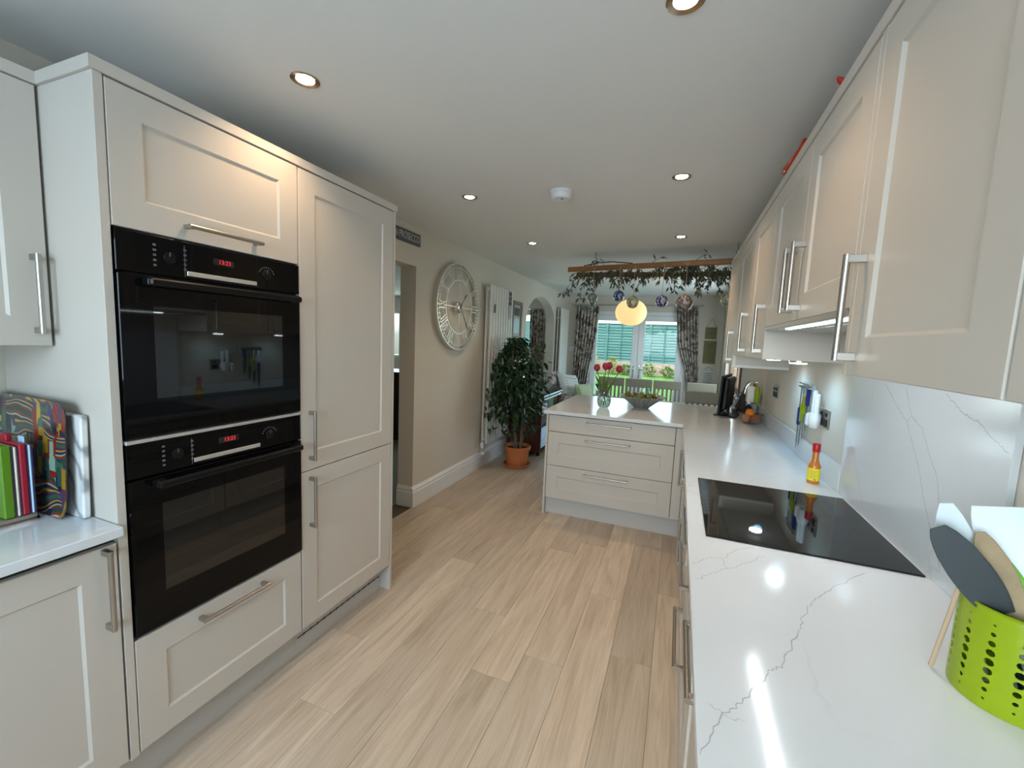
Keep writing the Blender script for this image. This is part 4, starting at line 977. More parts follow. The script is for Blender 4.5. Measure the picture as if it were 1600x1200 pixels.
# ------------------------------------------------------------------ clock wall
CY, CZ, CR = 3.60, 1.742, .405; xc = XL+.045
ck = thing('wall_clock', (XL, CY, CZ), 'large round open-frame metal wall clock with roman numerals', 'clock')
def ring_yz(m, r0, r1, x0, x1, n=96):
    vs = []
    for k in range(n):
        a = 2*PI*k/n
        for r, x in ((r0, x0), (r1, x0), (r1, x1), (r0, x1)): vs.append((x, CY+r*math.sin(a), CZ+r*math.cos(a)))
    m.add(vs, [[4*k+j, 4*k+(j+1) % 4, 4*((k+1) % n)+(j+1) % 4, 4*((k+1) % n)+j] for k in range(n) for j in range(4)])
m = MB(); ring_yz(m, CR-.010, CR, XL+.004, xc+.004); m.obj('outer_rim', CLOCKM, ck, smooth=True)
m = MB(); ring_yz(m, CR-.045, CR-.038, xc-.003, xc+.003); m.obj('minute_ring', CLOCKM, ck, smooth=True)
m = MB(); ring_yz(m, .245, .255, xc-.003, xc+.003); m.obj('inner_ring', CLOCKM, ck, smooth=True)
def bar_yz(m, p, q, w, x0, x1):
    p, q = Vector((0, *p)), Vector((0, *q)); d = (q-p).normalized(); s = Vector((0, -d.z, d.y))*w/2
    vs = []
    for x in (x0, x1):
        for c_ in (p-s, q-s, q+s, p+s): vs.append((x, CY+c_.y, CZ+c_.z))
    m.add(vs, [(0, 1, 2, 3), (7, 6, 5, 4), (0, 4, 5, 1), (1, 5, 6, 2), (2, 6, 7, 3), (3, 7, 4, 0)])
m = MB()
for k in range(60):
    a = 2*PI*k/60; s_, c_ = math.sin(a), math.cos(a); bar_yz(m, ((CR-.038)*s_, (CR-.038)*c_), ((CR-.010)*s_, (CR-.010)*c_), .006 if k % 5 else .014, xc-.003, xc+.003)
m.obj('minute_marks', CLOCKM, ck)
NUM = ['XII', 'I', 'II', 'III', 'IV', 'V', 'VI', 'VII', 'VIII', 'IX', 'X', 'XI']
for k, t_ in enumerate(NUM):
    a = 2*PI*k/12; m = MB(); wd = {'I': .026, 'V': .052, 'X': .052}; tot = sum(wd[c_] for c_ in t_); u0 = -tot/2; r0, r1 = .255, CR-.044
    def P2(u, r): return (r*math.sin(a)+u*math.cos(a), r*math.cos(a)-u*math.sin(a))
    for c_ in t_:
        w = wd[c_]
        if c_ == 'I': bar_yz(m, P2(u0+w/2, r0), P2(u0+w/2, r1), .010, xc-.003, xc+.003)
        elif c_ == 'V': bar_yz(m, P2(u0+w/2, r0), P2(u0+.006, r1), .009, xc-.003, xc+.003); bar_yz(m, P2(u0+w/2, r0), P2(u0+w-.006, r1), .009, xc-.003, xc+.003)
        else: bar_yz(m, P2(u0+.006, r0), P2(u0+w-.006, r1), .009, xc-.003, xc+.003); bar_yz(m, P2(u0+w-.006, r0), P2(u0+.006, r1), .009, xc-.003, xc+.003)
        u0 += w
    m.obj('numeral', CLOCKM, ck)
m = MB()
for a in (0, PI/2, PI, 1.5*PI): bar_yz(m, (.03*math.sin(a), .03*math.cos(a)), (.25*math.sin(a), .25*math.cos(a)), .008, xc-.004, xc+.001)
m.obj('spokes', CLOCKM, ck)
MB().lathe([(0, .0), (.050, 0), (.054, .040), (.044, .049), (.02, .052), (0, .052)], 32, (XL+.004, CY, CZ), mtx=Matrix.Rotation(R(90), 4, 'Y')).obj('hub', CLOCKM, ck, smooth=True)
def hand(nm, ang, L_, x):
    m = MB(); a = R(ang); s_, c_ = math.sin(a), math.cos(a); bar_yz(m, (-.06*s_, -.06*c_), (L_*.72*s_, L_*.72*c_), .006, x, x+.003); bar_yz(m, (L_*.72*s_, L_*.72*c_), (L_*s_, L_*c_), .013, x, x+.003); m.obj(nm, CLOCKD, ck)
hand('hour_hand', 42, .17, xc+.013); hand('minute_hand', 144, .245, xc+.017)
# slate sign over the doorway
sg = thing('wall_sign', (XL, 2.74, 2.215), 'dark grey sign with pale capital lettering high beside the tall unit', 'sign')
MB().box(XL+.001, XL+.014, 2.50, 2.985, 2.168, 2.262, .002).obj('sign_board', SIGNGREY, sg)
text_obj('lettering', 'IN PROSECCO', .076, SIGNLT, sg, (XL+.0145, 2.802, 2.215), (0, 1, 0), (0, 0, 1), fit=.335)
# vertical column radiator
rd = thing('column_radiator', (XL+.06, 4.62, .28), 'tall cream column radiator behind the potted tree', 'radiator')
ry0, rz0, rz1 = 4.20, .28, 2.045
for k in range(9):
    y = ry0+.012+k*.074
    MB().box(XL+.075, XL+.098, y, y+.053, rz0, rz1, .009).obj('front_column', RADW, rd)
m = MB()
for k in range(9): y = ry0+.012+k*.074; m.box(XL+.028, XL+.048, y, y+.053, rz0+.02, rz1-.02, .008)
m.obj('rear_columns', RADW, rd)
m = MB()
for z in (rz0+.06, rz1-.06): m.box(XL+.049, XL+.074, ry0, ry0+.69, z-.022, z+.022, .006)
m.obj('headers', RADW, rd)
m = MB(); m.tube([(XL+.06, ry0+.03, rz0+.05), (XL+.06, ry0-.015, rz0+.03), (XL+.06, ry0-.02, rz0-.04), (XL+.05, ry0-.02, rz0-.075), (XL+.0, ry0-.02, rz0-.085)], .009, 8); m.obj('valve_pipe', CHROME, rd, smooth=True)
MB().lathe([(0, -.03), (.018, -.028), (.021, -.01), (.021, .022), (.015, .03), (0, .03)], 18, (XL+.062, ry0-.02, rz0-.005)).obj('valve_head', WHITEPL, rd, smooth=True)
MB().lathe([(0, -.018), (.014, -.016), (.016, .0), (.013, .022), (0, .024)], 16, (XL+.085, ry0-.05, rz0-.085), mtx=Matrix.Rotation(R(90), 4, 'Y')).obj('drain_cap', WHITEPL, rd, smooth=True)
mg = MB().box(XL+.0985, XL+.101, 4.29, 4.335, 1.742, 1.835, .001).obj('magnet', RADB, loc=(XL+.1, 4.31, 1.79), label='small dark magnet stuck on the radiator front', cat='magnet')
ps = thing('photo_strip', (XL+.1, 4.76, 1.82), 'hanging strip of dark and pale photo cards on the radiator', 'photo')
for k in range(3): MB().box(XL+.0985, XL+.1, 4.715, 4.80, 1.86+k*.055, 1.91+k*.055).obj('dark_card', RADB, ps)
MB().box(XL+.0985, XL+.1, 4.715, 4.80, 1.70, 1.855).obj('pale_card', PAPER, ps)
# picture frame
pf = thing('picture_frame', (XL+.012, 5.22, 1.53), 'silver-framed picture hanging between radiator and arch', 'picture')
m = MB(); fy0, fy1, fz0, fz1 = 5.04, 5.39, 1.46, 1.955
m.box(XL+.001, XL+.03, fy0, fy0+.045, fz0, fz1, .005); m.box(XL+.001, XL+.03, fy1-.045, fy1, fz0, fz1, .005); m.box(XL+.001, XL+.03, fy0+.045, fy1-.045, fz0, fz0+.045, .005); m.box(XL+.001, XL+.03, fy0+.045, fy1-.045, fz1-.045, fz1, .005)
m.obj('frame', FRAMES, pf)
MB().box(XL+.002, XL+.012, fy0+.046, fy1-.046, fz0+.046, fz1-.046).obj('mount', PAPER, pf)
MB().box(XL+.0121, XL+.0135, fy0+.075, fy1-.075, 1.77, 1.87).obj('upper_print', RADB, pf); MB().box(XL+.0121, XL+.0135, fy0+.075, fy1-.075, 1.54, 1.74).obj('lower_print', ACRYL, pf)
# flat radiator past the arch
r2 = thing('flat_radiator', (XL+.06, 7.25, .72), 'tall flat white panel radiator past the arch', 'radiator')
MB().box(XL+.085, XL+.115, 7.10, 7.60, .25, 2.03, .006).obj('front_panel', RADW, r2); MB().box(XL+.03, XL+.055, 7.12, 7.58, .27, 2.01, .006).obj('rear_panel', RADW, r2)
MB().box(XL+.002, XL+.084, 7.15, 7.55, 1.85, 1.88).obj('bracket', RADW, r2)
MB().box(XL+.002, XL+.084, 7.15, 7.55, .40, .43).obj('bracket', RADW, r2)

# ------------------------------------------------------------------ potted tree
PX, PY = -1.655, 4.50
pt = thing('potted_ficus', (PX, PY, 0), 'dark leafy weeping fig tree in a terracotta pot by the radiator', 'plant')
MB().lathe([(0, .004), (.138, .004), (.158, .030), (.160, .042), (.150, .040), (.140, .018), (0, .016)], 40, (PX, PY, 0)).obj('saucer', TERRA, pt, smooth=True)
MB().lathe([(0, .017), (.112, .017), (.118, .022), (.140, .205), (.153, .206), (.156, .240), (.150, .246), (.142, .240), (.138, .205), (0, .204)], 40, (PX, PY, 0)).obj('plant_pot', TERRA, pt, smooth=True)
MB().lathe([(.139, .208), (.10, .214), (0, .218)], 24, (PX, PY, 0)).obj('soil', SOIL, pt)
rn = random.Random(11); tipsF = []
for k in range(7):
    a = 2*PI*k/7+.4; p = Vector((PX+.04*math.cos(a), PY+.04*math.sin(a), .21)); q = Vector((PX+.20*math.cos(a)-.03, PY+.28*math.sin(a), 1.08+.34*rn.random())); md = (p+q)/2+Vector((rn.uniform(-.05, .05), rn.uniform(-.05, .05), .05))
    pts = [p, p.lerp(md, .5)+Vector((rn.uniform(-.02, .02), rn.uniform(-.02, .02), 0)), md, md.lerp(q, .5), q]
    MB().tube(pts, [.0075, .0065, .0055, .004, .002], 7).obj('stem', STEMB, pt, smooth=True)
    tipsF += pts[2:]
lfm = None
def leaf_mesh():
    m = MB(); L_, w = .078, .019; vs = []
    for i in range(5):
        s_ = i/4; ww = w*math.sin(PI*(.06+.9*s_))*(1-.25*s_); z = -.10*L_*s_*s_
        vs += [(-ww, L_*s_, z+.006*(ww/w)), (0, L_*s_, z), (ww, L_*s_, z+.006*(ww/w))]
    m.add(vs, [[3*i+j, 3*i+j+1, 3*i+j+4, 3*i+j+3] for i in range(4) for j in (0, 1)])
    return m
lo = leaf_mesh().obj('leaf', LEAFG, local=True, recalc=False, smooth=True); lfm = lo.data; bpy.data.objects.remove(lo)
lv = [v.co.copy() for v in lfm.vertices]; lf_ = [list(p.vertices) for p in lfm.polygons]
st_m = MB(); cnt = 0; tries = 0
while cnt < 1550 and tries < 14000:
    tries += 1
    if rn.random() < .8:
        u_ = rn.uniform(0, 2*PI); h_ = rn.random(); z = .42+1.06*h_; prof = (.55+.5*math.sin(PI*min(1, .15+h_*.95)))*(1 if h_ < .75 else 1-(h_-.75)*1.9)
        rr = prof*math.sqrt(rn.random()); x = PX-.05+.35*rr*math.cos(u_); y = PY-.06+.44*rr*math.sin(u_)
        if z < .62 and rn.random() < .62: continue
    else:
        b_ = rn.choice(tipsF); x, y, z = b_.x+rn.uniform(-.12, .12), b_.y+rn.uniform(-.14, .14), b_.z+rn.uniform(-.15, .22)
    if x < XL+.125 or z > 1.62 or (y > 4.88 and z < 1.02): continue
    e = Euler((R(rn.uniform(-75, 10)), R(rn.uniform(-35, 35)), rn.uniform(0, 2*PI))); sc_ = rn.uniform(.7, 1.35)
    if x < XL+.21: e = Euler((R(rn.uniform(-85, -40)), 0, rn.uniform(PI*1.1, PI*1.9)))
    if cnt < 270 and (y < PY+.05 or z > 1.2):
        o = bpy.data.objects.new('leaf', lfm); COL.objects.link(o); o.parent = pt; o.location = (x-PX, y-PY, z); o.rotation_euler = e; o.scale = (sc_,)*3; cnt += 1
    else:
        mtx = Matrix.Translation((x, y, z)) @ e.to_matrix().to_4x4() @ Matrix.Scale(sc_, 4); st_m.add([mtx @ v for v in lv], lf_); cnt += 1
o = st_m.obj('foliage', LEAFG, pt, recalc=False, smooth=True, kind='stuff')
twm = MB()
for k in range(60):
    b_ = rn.choice(tipsF); e_ = b_+Vector((rn.uniform(-.16, .2), rn.uniform(-.22, .22), rn.uniform(-.05, .25)))
    if e_.x < XL+.14: continue
    twm.tube([b_, b_.lerp(e_, .5)+Vector((0, 0, .03)), e_], [.003, .002, .001], 5)
twm.obj('twigs', STEMB, pt, kind='stuff')

# ------------------------------------------------------------------ dark red cabinet with a chrome-trimmed black top
jk = thing('music_cabinet', (-1.75, 5.5, 0), 'dark red wood cabinet with chrome trim and sloping black gloss top behind the plant', 'cabinet')
JX0, JX1, JY0, JY1 = XL+.03, -1.535, 4.99, 5.84
for y in (JY0, JY1-.03): MB().box(JX0, JX1, y, y+.03, .05, .775, .006).obj('side_panel', MAHOG, jk)
MB().box(JX0, JX1-.025, JY0+.031, JY1-.031, .05, .77).obj('body', DKBROWN, jk)
m = MB()
for z in (.768, .72): m.box(JX1-.02, JX1+.03 if z > .75 else JX1+.015, JY0-.01, JY1+.01, z-.012, z+.012, .005)
m.obj('chrome_trim', CHROME, jk)
m = MB(); m.prism([(JX0, .782), (JX1+.03, .782), (JX1+.035, .792), (JX0+.05, .95), (JX0, .95)], (0, JY1-JY0+.02, 0), (0, JY0-.01, 0), (1, 0, 0), (0, 0, 1)); m.obj('sloping_lid', BLKGLASS, jk)
MB().box(JX1-.024, JX1-.012, JY0+.032, JY1-.032, .40, .70, .002).obj('display_glass', BLKGLASS, jk)
MB().box(JX1-.012, JX1-.008, JY0+.05, JY0+.26, .52, .66).obj('painted_reflection', simple('painted_reflection_white', (.62, .70, .74), .4), jk)  # white reflection in the dark glass, painted as a pale plate
for k in range(11): MB().box(JX1-.024, JX1-.004, JY0+.04, JY1-.04, .10+k*.024, .112+k*.024, .002).obj('grille_slat', CHROME, jk)
for x in (JX0+.04, JX1-.06):
    for y in (JY0+.03, JY1-.07): MB().box(x, x+.04, y, y+.04, 0, .05, .006).obj('foot', BLACKPL, jk)

# ------------------------------------------------------------------ armchair, cushions, small plant
ax, ay = -1.60, 6.70
ac_ = thing('armchair', (ax, ay, 0), 'floral upholstered armchair in the corner by the garden doors', 'armchair')
def soft(name, bx, mat, parent, lv_=2, c_=.05):
    o = MB().box(*bx, c_).obj(name, mat, parent, smooth=True); s_ = o.modifiers.new('soft', 'SUBSURF'); s_.levels = s_.render_levels = lv_; return o
soft('seat', (ax-.30, ax+.30, ay-.24, ay+.24, .20, .46), FLORAL2, ac_); soft('back', (ax-.36, ax-.18, ay-.30, ay+.30, .18, .97), FLORAL2, ac_, c_=.07)
soft('arm', (ax-.28, ax+.30, ay-.38, ay-.22, .16, .66), FLORAL2, ac_, c_=.06); soft('arm', (ax-.28, ax+.30, ay+.22, ay+.38, .16, .66), FLORAL2, ac_, c_=.06)
for x in (-.24, .24):
    for y in (-.28, .28): MB().tube([(ax+x, ay+y, .22), (ax+x, ay+y, .001)], [.024, .016], 10).obj('leg', DKBROWN, ac_, smooth=True)
def cushion(name, c_, s_, rot, mat, label, script=False):
    m = MB(); n = 10; vs = []; fs = []
    for sg in (1, -1):
        b0 = len(vs)
        for i in range(n+1):
            for j in range(n+1):
                u_, v_ = i/n*2-1, j/n*2-1; pin = 1-.06*(1-abs(u_*v_)**.5); t_ = .075*max(0, (1-u_**4))**.5*max(0, (1-v_**4))**.5
                vs.append((u_*s_/2*pin, v_*s_/2*pin, sg*t_))
        for i in range(n):
            for j in range(n): fs.append([b0+i*(n+1)+j, b0+(i+1)*(n+1)+j, b0+(i+1)*(n+1)+j+1, b0+i*(n+1)+j+1])
    mt = Matrix.Translation(c_) @ Euler(rot).to_matrix().to_4x4(); m.add([mt @ Vector(v) for v in vs], fs)
    o = m.obj(name, mat, loc=c_, label=label, cat='cushion', smooth=True)
    if script:
        sm_ = MB()
        for k in range(5):
            yy = .11-k*.05; x = -.13
            while x < .12:
                w_ = random.uniform(.015, .045); sm_.box(x, x+w_, yy, yy+.008, .0705, .0735); x += w_+.012
        sm_.v = [mt @ v for v in sm_.v]; sm_.obj('script_print', LINK, o)
    return o
cushion('cushion', (ax-.02, ay+.02, .74), .44, (R(62), R(8), R(58)), CUSHW, 'white cushion with dark script print on the floral armchair', True)
cushion('cushion', (ax+.25, ay-.06, .63), .36, (R(74), R(0), R(62)), CUSHG, 'pale green cushion in front of the script cushion')
sd_t = thing('side_table', (-1.22, 7.25, 0), 'small dark side table by the garden doors', 'table')
MB().lathe([(0, .54), (.16, .54), (.165, .55), (.16, .565), (0, .565)], 32, (-1.22, 7.25, 0)).obj('table_top', DKBROWN, sd_t); MB().lathe([(.10, .001), (.11, .01), (.025, .04), (.02, .54)], 20, (-1.22, 7.25, 0)).obj('pedestal', DKBROWN, sd_t)
sp_ = thing('small_plant', (-1.22, 7.25, .565), 'small green houseplant in a white pot by the garden doors', 'plant')
MB().lathe([(0, .001), (.05, .001), (.062, .09), (.056, .09), (0, .08)], 24, (-1.22, 7.25, .566)).obj('plant_pot', CERAM, sp_, smooth=True)
for k in range(9):
    a = k*2.4; m = MB(); vs = []; d = Vector((math.cos(a), math.sin(a), 0)); s_ = Vector((-d.y, d.x, 0))
    for i in range(6):
        t_ = i/5; p = Vector((-1.22, 7.25, .645))+d*.13*t_+Vector((0, 0, .17*math.sin(1.9*t_)*(1-.3*(k % 3)))); w = .032*math.sin(PI*(.05+.93*t_)); vs += [p+s_*w, p-s_*w]
    m.add(vs, [[2*i, 2*i+1, 2*i+3, 2*i+2] for i in range(5)]); m.obj('leaf', simple('houseplant_leaf', (.05, .22, .03), .35) if k == 0 else MATS['houseplant_leaf'], sp_, smooth=True)

# ------------------------------------------------------------------ curtains
def curtain(name, y, L_edge, R_edge, z0, z1, label, mat=FLORAL, folds=7, amp=.035):
    """edges: list of (z, x)"""
    def ip(tab, z):
        tab = sorted(tab)
        if z <= tab[0][0]: return tab[0][1]
        for (a, xa), (b, xb) in zip(tab, tab[1:]):
            if z <= b: return xa+(xb-xa)*(z-a)/(b-a)
        return tab[-1][1]
    m = MB(); nu, nv = folds*12, 26; vs = []
    for j in range(nv+1):
        z = z0+(z1-z0)*j/nv; xa, xb = ip(L_edge, z), ip(R_edge, z)
        for i in range(nu+1):
            u_ = i/nu; vs.append((xa+(xb-xa)*u_, y+amp*math.sin(2*PI*folds*u_+.5*math.sin(z*2)), z))
    m.add(vs, [[j*(nu+1)+i, j*(nu+1)+i+1, (j+1)*(nu+1)+i+1, (j+1)*(nu+1)+i] for j in range(nv) for i in range(nu)])
    o = m.obj(name, mat, loc=((L_edge[0][1]+R_edge[0][1])/2, y, z0), label=label, cat='curtain', smooth=True); o.modifiers.new('cloth', 'SOLIDIFY').thickness = .003
    return o
curtain('curtain', YF-.07, [(.02, -1.84), (2.13, -1.825)], [(.02, -1.60), (.55, -1.575), (1.1, -1.50), (1.6, -1.425), (2.13, -1.405)], .02, 2.13, 'brown and cream floral curtain beside the armchair')
curtain('curtain', YF-.07, [(.02, .19), (.7, .185), (1.1, .10), (1.5, -.04), (2.13, -.10)], [(.02, .36), (1.0, .33), (2.13, .235)], .02, 2.13, 'brown and cream floral curtain beside the hanging plaques')
cp_ = thing('curtain_pole', ((FX0+FX1)/2, YF-.07, 2.145), 'slim metal curtain pole over the garden doors', 'curtain pole')
MB().tube([(-1.90, YF-.07, 2.148), (.31, YF-.07, 2.148)], .010, 10).obj('pole', STEEL, cp_, smooth=True)
for x in (-1.90, .31): MB().lathe([(0, -.02), (.016, -.012), (.018, 0), (.016, .012), (0, .02)], 14, (x, YF-.07, 2.148)).obj('finial', STEEL, cp_, smooth=True)
for x in (-1.86, .27): MB().box(x-.006, x+.006, YF-.07, YF-.0005, 2.13, 2.142).obj('bracket', STEEL, cp_)
curtain('curtain', YF-.10, [(.02, -2.70), (2.05, -2.72)], [(.02, -2.44), (2.05, -2.42)], .02, 2.05, 'floral curtain seen through the arch', folds=5)
MB().tube([(-3.9, YF-.10, 2.065), (-2.36, YF-.10, 2.065)], .012, 8).obj('curtain_pole', STEEL, loc=(-3.1, YF-.1, 2.065), label='curtain pole seen through the arch', cat='curtain pole', smooth=True)

# ------------------------------------------------------------------ plaques, switch on the far wall
yw = YF-.001
pq = thing('hanging_plaques', (.475, yw, 1.4), 'two olive plaques hung one below the other from a cord', 'sign')
MB().box(.385, .562, yw-.014, yw, 1.605, 1.80, .002).obj('plaque', OLIVE, pq); MB().box(.380, .575, yw-.014, yw, 1.19, 1.575, .002).obj('plaque', OLIVE, pq)
MB().tube([(.395, yw-.006, 1.80), (.478, yw-.006, 1.955), (.555, yw-.006, 1.80)], .003, 5).obj('cord', TWIG, pq)
m = MB(); rn = random.Random(5)
m.box(.41, .54, yw-.0146, yw-.0141, 1.69, 1.702)
for k in range(9): m.box(.41+rn.random()*.03, .50+rn.random()*.05, yw-.0146, yw-.0141, 1.24+k*.034, 1.249+k*.034)
m.obj('faint_print', simple('plaque_ink', (.13, .12, .06), .8), pq)
wp = thing('white_plaque', (.485, yw, .9), 'white lettered plaque below the olive plaques', 'sign')
m = MB(); m.prism([(.385, .80), (.59, .80), (.59, 1.045), (.545, 1.085), (.43, 1.085), (.385, 1.045)], (0, -.012, 0), (0, yw, 0), (1, 0, 0), (0, 0, 1)); m.obj('board', simple('plaque_white', (.60, .60, .60), .6), wp)
m = MB()
for k in range(7): m.box(.415+.01*(k % 2), .56-.012*(k % 3), yw-.0126, yw-.0121, .83+k*.032, .838+k*.032)
m.obj('lettering_lines', LINK, wp)
MB().tube([(.42, yw-.006, 1.08), (.485, yw-.006, 1.135), (.555, yw-.006, 1.08)], .003, 5).obj('cord', TWIG, wp)
sw = thing('light_switch', (-1.90, yw, 1.33), 'white light switch on the far wall', 'switch')
MB().box(-1.935, -1.85, yw-.009, yw, 1.29, 1.375, .002).obj('plate', WHITEPL, sw); MB().box(-1.90, -1.885, yw-.013, yw-.0088, 1.318, 1.346, .001).obj('rocker', WHITEPL, sw)
# ------------------------------------------------------------------ dining table and chairs
def chair(label):
    t = thing('dining_chair', (0, 0, 0), label, 'chair', 'dining chairs')
    w, d, hz = .365, .38, .98
    MB().box(-w/2, w/2, -d/2, d/2-.02, .43, .46, .008).obj('seat', CREAM, t, local=True)
    for x in (-w/2+.02, w/2-.02):
        MB().box(x-.018, x+.018, -d/2, -d/2+.036, 0, .43, .004).obj('leg', CREAM, t, local=True)
        MB().box(x-.018, x+.018, d/2-.040, d/2-.006, 0, .43, .004).obj('leg', CREAM, t, local=True)
        MB().box(x-.018, x+.018, d/2-.019, d/2+.012, .43, .87, .004).obj('back_post', CREAM, t, local=True)
    MB().box(-w/2, w/2, d/2-.02, d/2+.012, .862, hz, .006).obj('top_rail', CREAM, t, local=True)
    MB().box(-w/2+.038, w/2-.038, d/2-.012, d/2+.006, .55, .585, .004).obj('lower_rail', CREAM, t, local=True)
    for k in range(5):
        x = -w/2+.072+k*(w-.144)/4; MB().box(x-.013, x+.013, d/2-.009, d/2+.003, .584, .864, .002).obj('slat', CREAM, t, local=True)
    for x in (-w/2+.02, w/2-.02): MB().box(x-.010, x+.010, -d/2+.036, d/2-.04, .36, .40, .003).obj('side_rail', CREAM, t, local=True)
    return t
proto = chair('cream slatted dining chair along the garden side of the dining table')
for k, (x, y, rz, lb_) in enumerate([(-.875, 6.0, 0, 'cream slatted dining chair behind the tulip vase, facing the kitchen'), (-.495, 6.0, 0, 'cream slatted dining chair behind the fluted bowl, next to the tulip-side chair'), (-.115, 6.0, 0, 'cream slatted dining chair under the blue bauble, third from the armchair'), (.315, 6.0, 0, 'cream slatted dining chair nearest the hanging plaques, facing the kitchen'), (.285, 5.11, PI, 'cream slatted dining chair with its back to the peninsula, beside the black screen')]):
    c_ = proto if k == 0 else copy_tree(proto)
    c_.location = (x, y, 0); c_.rotation_euler = (0, 0, rz)
    c_['label'] = lb_
dt = thing('dining_table', (-.25, 5.6, 0), 'pale painted dining table between the peninsula and garden doors', 'table')
MB().box(-1.02, .52, 5.34, 5.84, .715, .745, .006).obj('table_top', CREAM, dt)
MB().box(-.96, .46, 5.39, 5.79, .65, .7145, .003).obj('apron', CREAM, dt)
for x in (-.97, .41):
    for y in (5.385, 5.735): MB().box(x, x+.06, y, y+.06, 0, .6495, .004).obj('leg', CREAM, dt)
for k, (x, mt, h_, lb_) in enumerate([(-.40, WHITEPL, .16, 'white bottle on the dining table'), (-.325, TEAL, .165, 'pale teal bottle on the dining table'), (-.21, PALEY, .14, 'pale yellow bottle on the dining table')]):
    t = thing('table_bottle', (x, 5.6, .745), lb_, 'bottle')
    MB().lathe([(0, .001), (.024, .001), (.025, .01), (.025, h_*.72), (.012, h_*.86), (0, h_*.86)], 20, (x, 5.6, .7455)).obj('bottle_body', mt, t, smooth=True)
    MB().lathe([(.013, h_*.86), (.013, h_), (0, h_)], 16, (x, 5.6, .7455)).obj('cap', mt, t)
# pendant
LXc, LYc, LZc = -.607, 5.60, 1.862
pl_ = thing('pendant_lamp', (LXc, LYc, ZC), 'glowing peach oval pendant lampshade over the dining table', 'lamp')
prof = [(.035, .160)]
for k in range(1, 24): a = PI/2-.18-(PI-.18)*k/24; prof.append((.193*math.cos(a)**.88 if math.cos(a) > 0 else 0, .163*math.sin(a)))
prof.append((0, -.163)); MB().lathe(prof, 48, (LXc, LYc, LZc)).obj('lamp_shade', SHADE, pl_, smooth=True)
MB().lathe([(.038, .155), (.036, .172), (.012, .182), (.010, .21), (0, .21)], 20, (LXc, LYc, LZc)).obj('lamp_holder', CHROME, pl_, smooth=True)
MB().tube([(LXc, LYc, LZc+.20), (LXc, LYc, ZC-.02)], .003, 6).obj('cord', WHITEPL, pl_); MB().lathe([(.045, -.0005), (.045, -.012), (.03, -.028), (0, -.03)], 24, (LXc, LYc, ZC)).obj('ceiling_rose', WHITEPL, pl_, smooth=True)

# ------------------------------------------------------------------ hanging ladder with dried foliage and glass baubles
ld = thing('hanging_ladder', (-.3, 4.3, 2.17), 'varnished wooden ladder rack hung flat below the ceiling with dried leaves', 'rack')
F0, F1 = Vector((-1.08, 4.17, 2.168)), Vector((.56, 3.90, 2.168)); B0, B1 = Vector((-1.07, 4.50, 2.168)), Vector((.56, 4.60, 2.168))
def beam(name, p, q, w, h):
    d = (q-p); L_ = d.length; d.normalize(); s = d.cross(Vector((0, 0, 1))).normalized(); mt = Matrix((d, s, Vector((0, 0, 1)))).transposed().to_4x4(); mt.translation = p
    return MB().box(0, L_, -w/2, w/2, -h/2, h/2, .005, mt).obj(name, PINE, ld)
beam('side_rail', F0, F1, .034, .046); beam('side_rail', B0, B1, .034, .046)
for k in range(5):
    t_ = .06+k*.22; p, q = F0.lerp(F1, t_), B0.lerp(B1, t_); MB().tube([p, q], .011, 8).obj('rung', PINE, ld, smooth=True)
for t_, in ((.165,), (.89,)):
    for a, b_ in ((F0, F1), (B0, B1)):
        p = a.lerp(b_, t_); m = MB(); m.tube([(p.x, p.y, ZC-.0005), (p.x, p.y, ZC-.05), (p.x+.012, p.y, ZC-.062), (p.x+.004, p.y, ZC-.075), (p.x-.012, p.y, ZC-.07), (p.x, p.y, p.z+.022)], .0028, 6); m.obj('hook', DARKSTEEL, ld)
rn = random.Random(21); gm = MB(); tw_ = MB()
def gleaf(p, d, L_, w):
    d = d.normalized(); s = d.cross(Vector((rn.uniform(-1, 1), rn.uniform(-1, 1), rn.uniform(-1, 1)))).normalized(); gm.add([p, p+d*L_*.5+s*w, p+d*L_, p+d*L_*.5-s*w], [(0, 1, 2, 3)])
def spray(p, d, L_, nl):
    d = Vector(d).normalized(); pts = []; q = Vector(p)
    for i in range(6): pts.append(q.copy()); q += d*L_/5; d = (d+Vector((rn.uniform(-.22, .22), rn.uniform(-.22, .22), -.12))).normalized()
    tw_.tube(pts, [.0025, .0022, .002, .0016, .0013, .001], 5)
    for i in range(nl):
        b_ = pts[min(5, int(rn.random()*5.9)+0)]; gleaf(b_+Vector((rn.uniform(-.01, .01),)*3), Vector((rn.uniform(-1, 1), rn.uniform(-1, 1), rn.uniform(-1.3, .35)))+d*.6, rn.uniform(.035, .075), rn.uniform(.006, .012))
for k in range(72):
    t_ = rn.uniform(.04, .90); a = F0.lerp(F1, t_); b_ = B0.lerp(B1, t_); p = a.lerp(b_, rn.random())+Vector((0, 0, rn.uniform(-.035, .02)))
    spray(p, (rn.uniform(-1, 1), rn.uniform(-.5, .5), rn.uniform(-.6, .12)), rn.uniform(.10, .22), 15)
for k in range(5): spray(F0+Vector((.14+.05*k, .02, -.03)), (-.8+.15*k, -.1, -.55), .28, 20)
for k in range(6): spray(F0.lerp(F1, .70+.03*k)+Vector((0, .1, -.03)), (.25, -.1, -.8), .2, 18)
for k in range(3): spray(F0.lerp(F1, (.12, .48, .70)[k])+Vector((0, 0, .02)), (.6, .1, .5), .12, 8)
gm.obj('dried_leaves', GARL, ld, kind='stuff', recalc=False); tw_.obj('dried_twigs', TWIG, ld, kind='stuff')
MB().tube([F0+Vector((.16, -.02, .03)), F0+Vector((.30, -.02, .055)), F0+Vector((.42, -.03, .06)), F0+Vector((.62, -.06, .035))], .005, 6).obj('branch', TWIG, ld, smooth=True)
